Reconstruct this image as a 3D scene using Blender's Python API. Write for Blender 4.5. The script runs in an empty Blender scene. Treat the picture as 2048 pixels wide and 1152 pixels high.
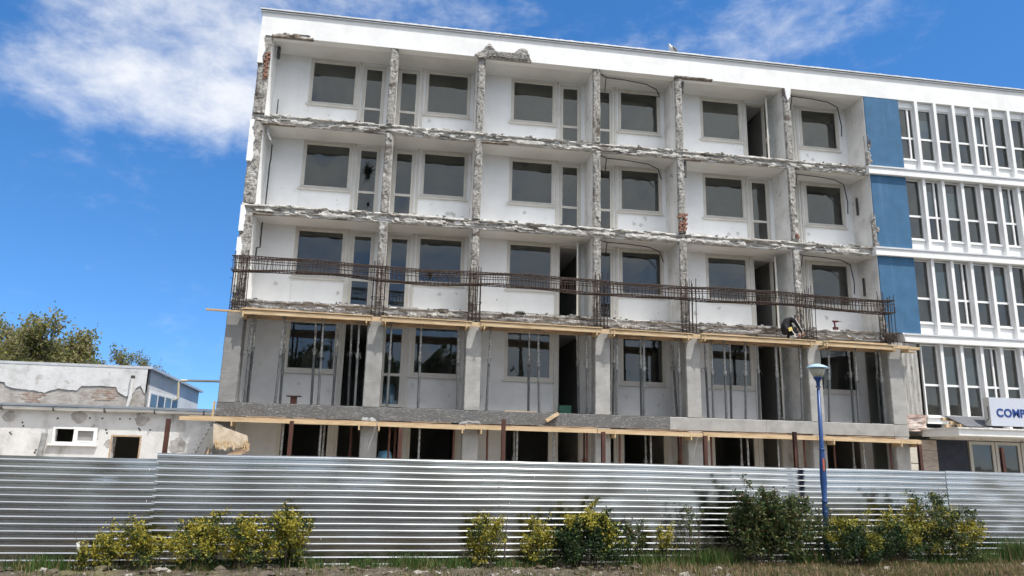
import bpy, math, random
from mathutils import Vector, Matrix, noise
R = math.radians
random.seed(7)
scene = bpy.context.scene
COL = scene.collection

# ------------------------------------------------------------------ camera
CAM = Vector((4.9017, -21.8353, 1.4913))
YAW, PITCH, ROLL, FPX = 0.147957, 0.225368, 0.02427, 1480.37
_f = Vector((math.sin(YAW)*math.cos(PITCH), math.cos(YAW)*math.cos(PITCH), math.sin(PITCH)))
_r0 = Vector((math.cos(YAW), -math.sin(YAW), 0)); _u0 = _r0.cross(_f)
_r = math.cos(ROLL)*_r0 + math.sin(ROLL)*_u0
_u = -math.sin(ROLL)*_r0 + math.cos(ROLL)*_u0
cd = bpy.data.cameras.new('camera'); cam = bpy.data.objects.new('camera', cd); COL.objects.link(cam)
cd.sensor_width = 36; cd.lens = FPX/2048*36; cd.clip_start = 0.05; cd.clip_end = 5000
cam.matrix_world = Matrix(((_r.x, _u.x, -_f.x, CAM.x), (_r.y, _u.y, -_f.y, CAM.y), (_r.z, _u.z, -_f.z, CAM.z), (0, 0, 0, 1)))
scene.camera = cam

def at(x, y, Y):
    """point of the plane at depth Y that the survey photograph shows at pixel x, y"""
    d = _f + _r*((x-1024)/FPX) + _u*((576-y)/FPX)
    return CAM + d*((Y-CAM.y)/d.y)

# ------------------------------------------------------------------ light
SUN_EL, SUN_AZ = R(65), R(36)          # azimuth: to the right of the direction facing the facade
sd = Vector((math.sin(SUN_AZ)*math.cos(SUN_EL), -math.cos(SUN_AZ)*math.cos(SUN_EL), math.sin(SUN_EL)))
sl = bpy.data.lights.new('sun', 'SUN'); sl.energy = 3.8; sl.angle = R(0.6); sl.color = (1.0, 0.955, 0.88)
sun = bpy.data.objects.new('sun', sl); COL.objects.link(sun)
sun.rotation_euler = sd.to_track_quat('Z', 'Y').to_euler()
vs = scene.view_settings
vs.view_transform = 'Standard'; vs.look = 'None'; vs.gamma = 1; vs.use_curve_mapping = False
vs.exposure = 0.53
scene.render.engine = 'CYCLES'
scene.cycles.max_bounces = 5; scene.cycles.diffuse_bounces = 3; scene.cycles.glossy_bounces = 3; scene.cycles.transmission_bounces = 3; scene.cycles.transparent_max_bounces = 8
scene.cycles.use_denoising = True; scene.cycles.use_adaptive_sampling = True; scene.cycles.adaptive_threshold = 0.03
scene.cycles.caustics_reflective = False; scene.cycles.caustics_refractive = False
scene.cycles.sample_clamp_indirect = 6

W = bpy.data.worlds.new('World'); scene.world = W; W.use_nodes = True
def build_world():
    nt = W.node_tree; N = nt.nodes; L = nt.links; N.clear()
    out = N.new('ShaderNodeOutputWorld'); bg = N.new('ShaderNodeBackground'); bg.inputs[1].default_value = 0.115
    L.new(bg.outputs[0], out.inputs[0])
    sky = N.new('ShaderNodeTexSky'); sky.sky_type = 'NISHITA'; sky.sun_disc = False
    sky.sun_elevation = SUN_EL; sky.sun_rotation = math.pi-SUN_AZ
    sky.air_density = 0.75; sky.dust_density = 0.05; sky.ozone_density = 2.2
    tc = N.new('ShaderNodeTexCoord')
    up = N.new('ShaderNodeVectorMath'); up.operation = 'ADD'; up.inputs[1].default_value = (0, 0, .115); L.new(tc.outputs['Generated'], up.inputs[0])
    nrm = N.new('ShaderNodeVectorMath'); nrm.operation = 'NORMALIZE'; L.new(up.outputs[0], nrm.inputs[0]); L.new(nrm.outputs[0], sky.inputs[0])
    sep = N.new('ShaderNodeSeparateXYZ'); L.new(tc.outputs['Generated'], sep.inputs[0])
    def M(op, a, b=None, c=None, clamp=False):
        n = N.new('ShaderNodeMath'); n.operation = op; n.use_clamp = clamp
        for i, v in enumerate((a, b, c)):
            if v is None: continue
            if isinstance(v, (int, float)): n.inputs[i].default_value = v
            else: L.new(v, n.inputs[i])
        return n.outputs[0]
    cmb = N.new('ShaderNodeVectorMath'); cmb.operation = 'MULTIPLY'; cmb.inputs[1].default_value = (1, 1, 1.9); L.new(tc.outputs['Generated'], cmb.inputs[0])
    def noi(scale, detail, rough, dist=0.0, off=(0, 0, 0), sc=(1, 1, 1), rot=0):
        mp = N.new('ShaderNodeMapping'); mp.inputs['Location'].default_value = off; mp.inputs['Scale'].default_value = sc
        mp.inputs['Rotation'].default_value = (0, 0, rot)
        L.new(cmb.outputs[0], mp.inputs[0])
        n = N.new('ShaderNodeTexNoise'); n.inputs['Scale'].default_value = scale; n.inputs['Detail'].default_value = detail
        n.inputs['Roughness'].default_value = rough; n.inputs['Distortion'].default_value = dist
        L.new(mp.outputs[0], n.inputs[0]); return n.outputs[0]
    big = noi(1.5, 3, 0.5, 0, (3.1, 1.7, 0))
    mid = noi(5.0, 9, 0.6, 0.15, (0.4, 5.2, 0))
    fine = noi(17.0, 7, 0.62, 0.2, (7, 2, 0))
    # a bank of cloud standing where the photograph shows it (direction space)
    def blob(x, y, rx, ry, ang):
        d = (_f + _r*((x-1024)/FPX) + _u*((576-y)/FPX)).normalized()
        ex = (_r*math.cos(ang) + _u*math.sin(ang)); ex = (ex - d*ex.dot(d)).normalized(); ey = d.cross(ex)
        def dot(v, s):
            n = N.new('ShaderNodeVectorMath'); n.operation = 'DOT_PRODUCT'; L.new(tc.outputs['Generated'], n.inputs[0])
            n.inputs[1].default_value = v*s; return n.outputs['Value']
        a = dot(ex, 1/(rx/FPX)); b = dot(ey, 1/(ry/FPX)); c = dot(d, 1.0)
        q = M('ADD', M('MULTIPLY', a, a), M('MULTIPLY', b, b))
        e = M('EXPONENT', M('MULTIPLY', q, -1.0))
        return M('MULTIPLY', e, M('GREATER_THAN', c, 0.0))
    blobs = M('ADD', M('ADD', M('MULTIPLY', blob(270, 178, 290, 66, R(-9)), 0.27), M('MULTIPLY', blob(360, 40, 330, 60, R(-14)), 0.12)),
              M('ADD', M('MULTIPLY', blob(1620, 60, 230, 70, R(5)), 0.05), M('MULTIPLY', blob(900, 20, 260, 50, R(-10)), 0.05)))
    dens = M('ADD', M('ADD', M('MULTIPLY', mid, 0.62), M('MULTIPLY', fine, 0.42)), M('MULTIPLY', M('SUBTRACT', big, 0.5), 0.75))
    dens = M('ADD', dens, blobs)
    # clouds thicken towards the south half of the sky, opposite the building, as its windows show
    sm = N.new('ShaderNodeMapRange'); sm.interpolation_type = 'SMOOTHSTEP'; sm.inputs['From Min'].default_value = .05; sm.inputs['From Max'].default_value = -.45; sm.inputs['To Max'].default_value = .42
    L.new(sep.outputs[1], sm.inputs[0]); south = sm.outputs[0]
    dens = M('ADD', dens, south)
    cl = N.new('ShaderNodeMapRange'); cl.interpolation_type = 'SMOOTHSTEP'
    cl.inputs['From Min'].default_value = 0.54; cl.inputs['From Max'].default_value = 1.02
    L.new(dens, cl.inputs[0])
    fac = M('MULTIPLY', cl.outputs[0], 0.88)
    hs = N.new('ShaderNodeHueSaturation'); hs.inputs['Saturation'].default_value = 1.27; hs.inputs['Value'].default_value = 1.42; L.new(sky.outputs[0], hs.inputs['Color'])
    mix = N.new('ShaderNodeMix'); mix.data_type = 'RGBA'
    L.new(fac, mix.inputs[0]); L.new(hs.outputs[0], mix.inputs[6]); dt = N.new('ShaderNodeVectorMath'); dt.operation = 'DOT_PRODUCT'; L.new(tc.outputs['Generated'], dt.inputs[0]); dt.inputs[1].default_value = sd
    gl = M('ADD', M('MULTIPLY', M('POWER', M('MAXIMUM', dt.outputs['Value'], 0.0), 5.0), 1.7), 1.0)      # cloud lit from behind by the sun is brighter
    cc = N.new('ShaderNodeVectorMath'); cc.operation = 'SCALE'; cc.inputs[0].default_value = (6.6, 6.65, 6.65); L.new(gl, cc.inputs['Scale']); L.new(cc.outputs[0], mix.inputs[7])
    L.new(mix.outputs[2], bg.inputs[0])
build_world()

# ------------------------------------------------------------------ helpers
class MB:
    def __init__(s): s.v = []; s.f = []; s.m = []
    def add(s, vs_, fs, mi=0):
        o = len(s.v); s.v.extend([tuple(q) for q in vs_]); s.f.extend([tuple(i+o for i in f) for f in fs]); s.m.extend([mi]*len(fs)); return s
    def box(s, x0, x1, y0, y1, z0, z1, mi=0):
        return s.add([(x0,y0,z0),(x1,y0,z0),(x1,y1,z0),(x0,y1,z0),(x0,y0,z1),(x1,y0,z1),(x1,y1,z1),(x0,y1,z1)],
                     [(3,2,1,0),(4,5,6,7),(0,1,5,4),(1,2,6,5),(2,3,7,6),(3,0,4,7)], mi)
    def obox(s, c, ax, ay, az, mi=0):
        """oriented box: centre and three half-axis vectors"""
        c = Vector(c); P = []
        for dz in (-1, 1):
            for dx, dy in ((-1,-1),(1,-1),(1,1),(-1,1)): P.append(c+ax*dx+ay*dy+az*dz)
        return s.add(P, [(3,2,1,0),(4,5,6,7),(0,1,5,4),(1,2,6,5),(2,3,7,6),(3,0,4,7)], mi)
    def beam(s, p0, p1, w, h, up=Vector((0,0,1)), mi=0):
        p0 = Vector(p0); p1 = Vector(p1); d = (p1-p0); l = d.length/2; d.normalize()
        sdir = d.cross(up); sdir = sdir.normalized() if sdir.length > 1e-4 else Vector((1,0,0)); u2 = sdir.cross(d)
        return s.obox((p0+p1)/2, d*l, sdir*w/2, u2*h/2, mi)
    def tube(s, pts, r, n=8, mi=0, caps=True):
        pts = [Vector(p) for p in pts]; rs = r if isinstance(r, (list, tuple)) else [r]*len(pts)
        o = len(s.v); k = len(pts)
        t0 = (pts[1]-pts[0]).normalized(); a = t0.orthogonal().normalized()
        for i, p in enumerate(pts):
            t = (pts[min(i+1,k-1)]-pts[max(i-1,0)]).normalized()
            a = (a - t*a.dot(t)).normalized(); b = t.cross(a)
            for j in range(n):
                an = 2*math.pi*j/n; s.v.append(tuple(p+(a*math.cos(an)+b*math.sin(an))*rs[i]))
        for i in range(k-1):
            for j in range(n):
                s.f.append((o+i*n+j, o+i*n+(j+1)%n, o+(i+1)*n+(j+1)%n, o+(i+1)*n+j)); s.m.append(mi)
        if caps:
            s.f.append(tuple(o+j for j in reversed(range(n)))); s.m.append(mi)
            s.f.append(tuple(o+(k-1)*n+j for j in range(n))); s.m.append(mi)
        return s
    def lathe(s, c, prof, n=20, mi=0, axis=None):
        c = Vector(c); o = len(s.v); k = len(prof); T = axis or Matrix.Identity(3)
        for r, z in prof:
            for j in range(n):
                an = 2*math.pi*j/n; s.v.append(tuple(c+T@Vector((r*math.cos(an), r*math.sin(an), z))))
        for i in range(k-1):
            for j in range(n):
                s.f.append((o+i*n+j, o+i*n+(j+1)%n, o+(i+1)*n+(j+1)%n, o+(i+1)*n+j)); s.m.append(mi)
        s.f.append(tuple(o+j for j in reversed(range(n)))); s.m.append(mi)
        s.f.append(tuple(o+(k-1)*n+j for j in range(n))); s.m.append(mi)
        return s
    def prism(s, poly, y0, y1, mi=0):
        """polygon in x,z extruded along y"""
        n = len(poly); vs_ = [(x, y0, z) for x, z in poly]+[(x, y1, z) for x, z in poly]
        fs = [tuple(range(n)), tuple(reversed(range(n, 2*n)))]+[(i, i+n, (i+1)%n+n, (i+1)%n) for i in range(n)]
        return s.add(vs_, fs, mi)
    def build(s, name, mats, parent=None, smooth=False, loc=None):
        me = bpy.data.meshes.new(name); me.from_pydata(s.v, [], s.f)
        if not isinstance(mats, (list, tuple)): mats = [mats]
        for m in mats: me.materials.append(m)
        if len(mats) > 1: me.polygons.foreach_set('material_index', s.m)
        if smooth: me.polygons.foreach_set('use_smooth', [True]*len(me.polygons))
        me.update()
        o = bpy.data.objects.new(name, me); COL.objects.link(o)
        if parent is not None: o.parent = parent
        if loc is not None: o.location = loc
        return o
def tag(o, label=None, cat=None, group=None, kind=None):
    if label: o['label'] = label
    if cat: o['category'] = cat
    if group: o['group'] = group
    if kind: o['kind'] = kind
    return o
def empty(name, label=None, cat=None, group=None, kind=None, parent=None, loc=(0, 0, 0)):
    o = bpy.data.objects.new(name, None); COL.objects.link(o); o.location = loc; o.empty_display_size = 0.2
    if parent is not None: o.parent = parent
    return tag(o, label, cat, group, kind)
def share(name, src, parent, loc=(0, 0, 0), rot=(0, 0, 0), scl=(1, 1, 1)):
    o = bpy.data.objects.new(name, src.data); COL.objects.link(o); o.parent = parent
    o.location = loc; o.rotation_euler = rot; o.scale = scl; return o
ORD = ['first','second','third','fourth','fifth','sixth','seventh','eighth','ninth','tenth','eleventh','twelfth']
def fn(p, sc, seed=0.0, oct_=4):
    return noise.fractal(Vector((p[0]*sc+seed, p[1]*sc+seed*1.7, p[2]*sc-seed)), 0.9, 2.1, oct_)
def rough_strip(mb, axis, a0, a1, sec, step, seed, amp, closed_ends=True, ck=1.15, cell=.16):
    """broken bar: sec = [(u, v, du, dv, weight)], along X (u,v = y,z) or along Z (u,v = x,y)"""
    n = max(2, int((a1-a0)/step)); k = len(sec); o = len(mb.v)
    for i in range(n+1):
        a = a0+(a1-a0)*i/n
        for (u, v, du, dv, w) in sec:
            P = (a, u, v) if axis == 'x' else (u, v, a)
            c1 = fn(P, 1.3, seed, 3); c2 = fn(P, 6.0, seed+5, 4); c3 = noise.cell(Vector((P[0]*6+seed, P[1]*7, P[2]*8))); c4 = fn(P, 24.0, seed+9, 2)
            q5 = fn((P[0]*.8, P[1]*.5, P[2]*2.2) if axis == 'x' else (P[0]*2.6, P[1]*.6, P[2]*.7), 2.4, seed+21, 4)
            chip = min(1.0, max(0.0, (q5-.02)*9))                       # a flake gone, with a sharp rim
            d = amp*w*(ck*chip+max(0.0, c1)*.5+0.16*c2+cell*(c3-0.5)+0.16*c4+0.1)
            U = u+du*d; V = v+dv*d
            mb.v.append((a, U, V) if axis == 'x' else (U, V, a))
    for i in range(n):
        for j in range(k-1):
            q = (o+i*k+j, o+i*k+j+1, o+(i+1)*k+j+1, o+(i+1)*k+j)
            mb.f.append(q if axis == 'x' else q[::-1]); mb.m.append(0)
    if closed_ends:
        mb.f.append(tuple(o+j for j in range(k))); mb.m.append(0)
        mb.f.append(tuple(o+n*k+j for j in reversed(range(k)))); mb.m.append(0)
    return mb
def blob(mb, c, r, seed, amp=0.3, seg=10, ring=7, flat=1.0, mi=0):
    """irregular lump (stone, clod, chunk)"""
    c = Vector(c); o = len(mb.v); rx, ry, rz = r if isinstance(r, tuple) else (r, r, r*flat)
    for i in range(ring+1):
        th = math.pi*i/ring
        for j in range(seg):
            ph = 2*math.pi*j/seg; d = Vector((math.sin(th)*math.cos(ph), math.sin(th)*math.sin(ph), math.cos(th)))
            k = 1+amp*fn(d, 1.3, seed, 3)*1.6
            mb.v.append((c.x+d.x*rx*k, c.y+d.y*ry*k, c.z+d.z*rz*k))
    for i in range(ring):
        for j in range(seg):
            mb.f.append((o+i*seg+j, o+(i+1)*seg+j, o+(i+1)*seg+(j+1)%seg, o+i*seg+(j+1)%seg)); mb.m.append(mi)
    return mb

# ------------------------------------------------------------------ materials
def mat(name, col, rough=0.8, metal=0.0, ramp=None, scale=3.0, detail=8, bump=0.0, bscale=None, stretch=(1, 1, 1),
        spots=None, sscale=2.0, sth=(0.55, 0.62), spec=0.4, distort=0.0, coord='Object', streak=None):
    m = bpy.data.materials.new(name); m.use_nodes = True
    nt = m.node_tree; N = nt.nodes; L = nt.links; b = N['Principled BSDF']
    b.inputs['Roughness'].default_value = rough; b.inputs['Metallic'].default_value = metal
    b.inputs['Specular IOR Level'].default_value = spec
    b.inputs['Base Color'].default_value = (*col, 1)
    tc = N.new('ShaderNodeTexCoord'); mp = N.new('ShaderNodeMapping'); L.new(tc.outputs[coord], mp.inputs[0])
    mp.inputs['Scale'].default_value = stretch
    def noi(sc, det=detail, off=0.0, st=None):
        n = N.new('ShaderNodeTexNoise'); n.inputs['Scale'].default_value = sc; n.inputs['Detail'].default_value = det
        n.inputs['Roughness'].default_value = 0.62; n.inputs['Distortion'].default_value = distort
        v = N.new('ShaderNodeMapping'); v.inputs['Location'].default_value = (off, off*1.3, off*0.7)
        if st: v.inputs['Scale'].default_value = st
        L.new(mp.outputs[0], v.inputs[0]); L.new(v.outputs[0], n.inputs[0]); return n.outputs[0]
    cur = None
    if ramp:
        r = N.new('ShaderNodeValToRGB'); e = r.color_ramp.elements
        while len(e) < len(ramp): e.new(0.5)
        for el, (p, c) in zip(e, ramp): el.position = p; el.color = (*c, 1)
        L.new(noi(scale), r.inputs[0]); cur = r.outputs[0]
    def over(cur, fac, c):
        mx = N.new('ShaderNodeMix'); mx.data_type = 'RGBA'; L.new(fac, mx.inputs[0])
        if cur is not None: L.new(cur, mx.inputs[6])
        else: mx.inputs[6].default_value = (*col, 1)
        mx.inputs[7].default_value = (*c, 1); return mx.outputs[2]
    def thr(val, lo, hi, k=1.0):
        q = N.new('ShaderNodeMapRange'); q.interpolation_type = 'SMOOTHSTEP'; q.inputs['From Min'].default_value = lo
        q.inputs['From Max'].default_value = hi; q.inputs['To Max'].default_value = k; L.new(val, q.inputs[0]); return q.outputs[0]
    if streak:
        c, k = streak; cur = over(cur, thr(noi(1.0, 6, 3.3, (5, 5, 0.35)), 0.5, 0.75, k), c)
    if spots:
        for i, c in enumerate(spots if isinstance(spots[0], tuple) else [spots]):
            cur = over(cur, thr(noi(sscale*(1+0.6*i), 7, 11.0+7*i), *sth), c)
    if cur is not None: L.new(cur, b.inputs['Base Color'])
    if bump:
        bn = N.new('ShaderNodeBump'); bn.inputs['Strength'].default_value = bump; bn.inputs['Distance'].default_value = 0.02
        L.new(noi(bscale or scale*6, 8, 2.0), bn.inputs['Height']); L.new(bn.outputs[0], b.inputs['Normal'])
    return m
white_paint = mat('white_render', (.78,.78,.77), .85, ramp=[(.3,(.70,.70,.69)),(.55,(.80,.80,.79)),(.75,(.83,.83,.82))], scale=.9, bump=.12, bscale=25, streak=((.66,.65,.62), .22), spots=[(.62,.60,.57),(.50,.48,.45)], sscale=1.9, sth=(.70,.80))
fascia_paint = mat('fascia_paint', (.76,.76,.75), .75, ramp=[(.3,(.68,.68,.67)),(.5,(.76,.76,.75)),(.75,(.80,.80,.79))], scale=1.2, bump=.25, bscale=5, streak=((.68,.68,.66), .3))
shaded_dusty_paint = mat('shaded_dusty_white_render', (.66,.65,.63), .9, ramp=[(.3,(.57,.56,.545)),(.55,(.67,.66,.645)),(.75,(.72,.71,.695))], scale=1.1, bump=.12, bscale=22, spots=(.42,.40,.37), sscale=2.4, sth=(.7,.78))  # lower-storey white render, greyed for the deck's shade as well as dust
shaded_soffit_paint = mat('shaded_soffit_paint', (.66,.65,.63), .9, ramp=[(.3,(.57,.56,.54)),(.6,(.67,.66,.64))], scale=.8, bump=.1, bscale=20, spots=(.45,.42,.38), sscale=.7, sth=(.68,.8))  # same white paint made greyer: ceiling shade put into the colour
dirty_white = mat('dirty_white_render', (.66,.65,.63), .9, ramp=[(.3,(.5,.49,.47)),(.5,(.68,.67,.65)),(.7,(.74,.73,.71))], scale=1.6, bump=.25, bscale=16, spots=[(.33,.31,.29),(.5,.48,.45)], sscale=2.6, sth=(.6,.7), streak=((.42,.4,.37), .55))
broken = mat('broken_concrete', (.4,.38,.35), .95, ramp=[(.30,(.075,.068,.06)),(.42,(.21,.197,.178)),(.55,(.34,.325,.30)),(.70,(.48,.465,.435))], scale=13, bump=1.0, bscale=48, distort=.2, spots=[(.12,.10,.082),(.52,.51,.48)], sscale=1.7, sth=(.56,.66))
broken_pale = mat('broken_screed', (.45,.43,.40), .95, ramp=[(.28,(.10,.092,.08)),(.40,(.30,.285,.26)),(.54,(.46,.445,.415)),(.70,(.62,.605,.575))], scale=8, bump=.9, bscale=45, distort=.2, spots=[(.14,.12,.10),(.30,.275,.245)], sscale=1.5, sth=(.56,.64), stretch=(.55,1,1.6))
new_conc = mat('new_concrete', (.36,.36,.35), .85, ramp=[(.3,(.20,.20,.195)),(.55,(.28,.28,.272)),(.75,(.36,.36,.35))], scale=2.0, bump=.25, bscale=30, spots=(.22,.22,.215), sscale=3, sth=(.66,.75))
grey_conc = mat('pale_concrete', (.46,.46,.44), .85, ramp=[(.3,(.255,.253,.242)),(.55,(.335,.33,.318)),(.75,(.40,.395,.382))], scale=2.2, bump=.25, bscale=25, streak=((.33,.32,.31), .5))
dark_conc = mat('dark_new_concrete', (.22,.22,.215), .8, ramp=[(.3,(.17,.17,.165)),(.6,(.235,.235,.23)),(.75,(.30,.30,.295))], scale=2.0, bump=.3, bscale=30)
def osb_print():
    m = bpy.data.materials.new('board_printed_concrete'); m.use_nodes = True; nt = m.node_tree; N = nt.nodes; L = nt.links; b = N['Principled BSDF']
    b.inputs['Roughness'].default_value = .6
    tc = N.new('ShaderNodeTexCoord'); mp = N.new('ShaderNodeMapping'); L.new(tc.outputs['Object'], mp.inputs[0]); mp.inputs['Rotation'].default_value = (0, R(25), 0); mp.inputs['Scale'].default_value = (7, 1, 22)
    n1 = N.new('ShaderNodeTexNoise'); n1.inputs['Scale'].default_value = 1.0; n1.inputs['Detail'].default_value = 5; n1.inputs['Distortion'].default_value = 2.2; L.new(mp.outputs[0], n1.inputs[0])
    r = N.new('ShaderNodeValToRGB'); e = r.color_ramp.elements; e[0].position = .46; e[0].color = (.095,.095,.094,1); e[1].position = .66; e[1].color = (.26,.26,.25,1)
    e2 = e.new(.56); e2.color = (.125,.125,.122,1)
    L.new(n1.outputs[0], r.inputs[0]); L.new(r.outputs[0], b.inputs['Base Color'])
    bn = N.new('ShaderNodeBump'); bn.inputs['Strength'].default_value = .3; bn.inputs['Distance'].default_value = .01; L.new(n1.outputs[0], bn.inputs['Height']); L.new(bn.outputs[0], b.inputs['Normal'])
    return m
osb_conc = osb_print()
frame_pvc = mat('cream_window_frame', (.60,.57,.51), .5, ramp=[(.3,(.52,.49,.43)),(.7,(.63,.60,.54))], scale=2)
white_pvc = mat('white_window_frame', (.80,.80,.79), .45, ramp=[(.3,(.74,.74,.73)),(.7,(.82,.82,.81))], scale=1.5)
blue_paint = mat('blue_render', (.05,.13,.25), .85, ramp=[(.3,(.036,.108,.20)),(.55,(.045,.13,.24)),(.75,(.06,.15,.27))], scale=1.8, bump=.35, bscale=14, spots=(.16,.26,.38), sscale=4.5, sth=(.70,.76), streak=((.085,.175,.29), .6))
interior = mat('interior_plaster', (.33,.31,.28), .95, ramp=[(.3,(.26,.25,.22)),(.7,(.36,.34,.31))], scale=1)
wood = mat('formwork_timber', (.50,.33,.17), .75, ramp=[(.3,(.37,.26,.145)),(.5,(.50,.37,.22)),(.7,(.60,.47,.31))], scale=2.5, stretch=(1,8,8), bump=.2, bscale=10)
old_wood = mat('weathered_plank', (.38,.27,.18), .85, ramp=[(.3,(.24,.165,.105)),(.5,(.42,.30,.20)),(.7,(.55,.41,.28))], scale=2.2, stretch=(1,8,8), bump=.25, bscale=10)
rust = mat('rusty_steel', (.11,.045,.025), .85, metal=.0, ramp=[(.3,(.022,.016,.014)),(.55,(.048,.031,.024)),(.75,(.085,.052,.037))], scale=14)
red_steel = mat('red_primed_steel', (.17,.045,.025), .6, ramp=[(.3,(.07,.026,.018)),(.6,(.125,.044,.028)),(.8,(.18,.08,.052))], scale=7)
post_steel = mat('brown_painted_post', (.14,.045,.028), .6, ramp=[(.3,(.055,.022,.016)),(.7,(.10,.038,.026))], scale=5)
galv = mat('galvanised_tube', (.26,.27,.27), .45, metal=.5, ramp=[(.3,(.075,.08,.08)),(.55,(.14,.145,.145)),(.75,(.25,.25,.245))], scale=9)
galv_light = mat('galvanised_thread', (.55,.55,.53), .5, metal=.4, ramp=[(.38,(.12,.12,.115)),(.5,(.30,.30,.29)),(.62,(.50,.50,.48))], scale=25)
black_cable = mat('black_cable', (.012,.012,.012), .6)
dark_metal = mat('dark_metal', (.06,.06,.06), .6)
brick_mat = mat('red_brick', (.26,.13,.09), .9, ramp=[(.3,(.17,.08,.055)),(.6,(.27,.135,.095)),(.8,(.36,.23,.18))], scale=9, bump=.5, bscale=30)
flashing = mat('roof_flashing', (.60,.61,.62), .45, metal=.3, ramp=[(.3,(.5,.51,.52)),(.7,(.66,.67,.68))], scale=3)
zinc = mat('zinc_sheet', (.55,.57,.58), .32, metal=.85, ramp=[(.3,(.42,.44,.455)),(.7,(.66,.68,.69))], scale=3, stretch=(.6,3,3))
def glass_mat(name, k=1.6, ior=1.55, tint=(.60,.66,.66)):
    m = bpy.data.materials.new(name); m.use_nodes = True; nt = m.node_tree; N = nt.nodes; L = nt.links; N.clear()
    out = N.new('ShaderNodeOutputMaterial'); mx = N.new('ShaderNodeMixShader'); tr = N.new('ShaderNodeBsdfTransparent'); gl = N.new('ShaderNodeBsdfGlossy')
    tr.inputs[0].default_value = (*tint, 1); gl.inputs[0].default_value = (.95,.98,.92,1); gl.inputs['Roughness'].default_value = .012
    fr = N.new('ShaderNodeFresnel'); fr.inputs[0].default_value = ior
    ma = N.new('ShaderNodeMath'); ma.operation = 'MULTIPLY'; ma.use_clamp = True; ma.inputs[1].default_value = k; L.new(fr.outputs[0], ma.inputs[0])
    tc = N.new('ShaderNodeTexCoord'); ns = N.new('ShaderNodeTexNoise'); ns.inputs['Scale'].default_value = 1.3; ns.inputs['Detail'].default_value = 2; L.new(tc.outputs['Object'], ns.inputs[0])
    bn = N.new('ShaderNodeBump'); bn.inputs['Strength'].default_value = .06; bn.inputs['Distance'].default_value = .05; L.new(ns.outputs[0], bn.inputs['Height']); L.new(bn.outputs[0], gl.inputs['Normal'])
    L.new(ma.outputs[0], mx.inputs[0]); L.new(tr.outputs[0], mx.inputs[1]); L.new(gl.outputs[0], mx.inputs[2])
    df = N.new('ShaderNodeBsdfDiffuse'); df.inputs[0].default_value = (.42,.42,.39,1); m2 = N.new('ShaderNodeMixShader')
    mp = N.new('ShaderNodeMapping'); mp.inputs['Scale'].default_value = (3, 3, .9); L.new(tc.outputs['Object'], mp.inputs[0])
    n2 = N.new('ShaderNodeTexNoise'); n2.inputs['Scale'].default_value = 1.1; n2.inputs['Detail'].default_value = 7; L.new(mp.outputs[0], n2.inputs[0])
    rg = N.new('ShaderNodeMapRange'); rg.inputs['From Min'].default_value = .4; rg.inputs['From Max'].default_value = .75; rg.inputs['To Min'].default_value = .01; rg.inputs['To Max'].default_value = .085; L.new(n2.outputs[0], rg.inputs[0])
    L.new(rg.outputs[0], m2.inputs[0]); L.new(mx.outputs[0], m2.inputs[1]); L.new(df.outputs[0], m2.inputs[2]); L.new(m2.outputs[0], out.inputs[0])
    return m
glass = glass_mat('window_glass', 1.55, 1.6)

# ------------------------------------------------------------------ ground
GZ = -0.2
fence_y = lambda x: 0.0784*x - 9.2823
soil = mat('dirt', (.15,.11,.08), 1.0, ramp=[(.25,(.035,.027,.019)),(.45,(.075,.06,.043)),(.6,(.125,.103,.08)),(.78,(.21,.185,.15))], scale=6, bump=1.0, bscale=30, spots=(.13,.12,.05), sscale=1.3, sth=(.55,.68))
asphalt = mat('far_ground', (.12,.12,.10), .95, ramp=[(.3,(.08,.085,.055)),(.6,(.14,.14,.11))], scale=.05)
g = MB().add([(-1500,-1500,GZ-.15),(1500,-1500,GZ-.15),(1500,1500,GZ-.15),(-1500,1500,GZ-.15)], [(0,1,2,3)])
tag(g.build('ground', asphalt), kind='structure')
yard_m = mat('yard_earth', (.40,.35,.28), .95, ramp=[(.3,(.33,.285,.225)),(.7,(.46,.41,.335))], scale=1.5)
tag(MB().box(-30, 40, -7.4, 4.0, GZ-.14, GZ-.012).build('yard', yard_m), kind='structure')
road_m = mat('asphalt', (.05,.05,.05), .85, ramp=[(.3,(.038,.038,.038)),(.7,(.06,.06,.058))], scale=3, bump=.3, bscale=60)
tag(MB().box(-200, 200, -27, -13.2, GZ-.14, GZ-.09).build('road', road_m), kind='structure')
tag(MB().box(-200, 200, -13.2, -13.0, GZ-.14, GZ+.03).build('kerb', mat('kerb_concrete', (.3,.3,.29), .9, ramp=[(.3,(.24,.24,.23)),(.7,(.36,.36,.35))], scale=6)), kind='structure')
tag(MB().box(-200, 200, -31, -27, GZ-.14, GZ+.03).build('pavement', mat('paving', (.22,.21,.2), .9, ramp=[(.3,(.17,.165,.155)),(.7,(.25,.24,.23))], scale=4)), kind='structure')
g = MB(); nx, ny = 420, 64; x0, x1, y0, y1 = -4.0, 21.0, -12.8, -7.4
def gh(x, y):
    e = min(1, max(0, min(x-x0, x1-x, y-y0, y1-y)/.4))
    mound = 0.03*math.exp(-((y-(fence_y(x)-.75))/.42)**2)*(0.6+0.8*fn((x, 0, 0), .7, 3))
    return GZ-.026+e*(-.035+mound+.03*fn((x, y, 0), 1.2, 9)+.034*fn((x, y, 0), 5, 2)+.022*fn((x, y, 0), 14, 4, 2))
for j in range(ny+1):
    for i in range(nx+1):
        x = x0+(x1-x0)*i/nx; y = y0+(y1-y0)*j/ny; g.v.append((x, y, gh(x, y)))
for j in range(ny):
    for i in range(nx):
        a = j*(nx+1)+i; g.f.append((a, a+1, a+nx+2, a+nx+1)); g.m.append(0)
tag(g.build('dirt_strip', soil), kind='structure')

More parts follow.
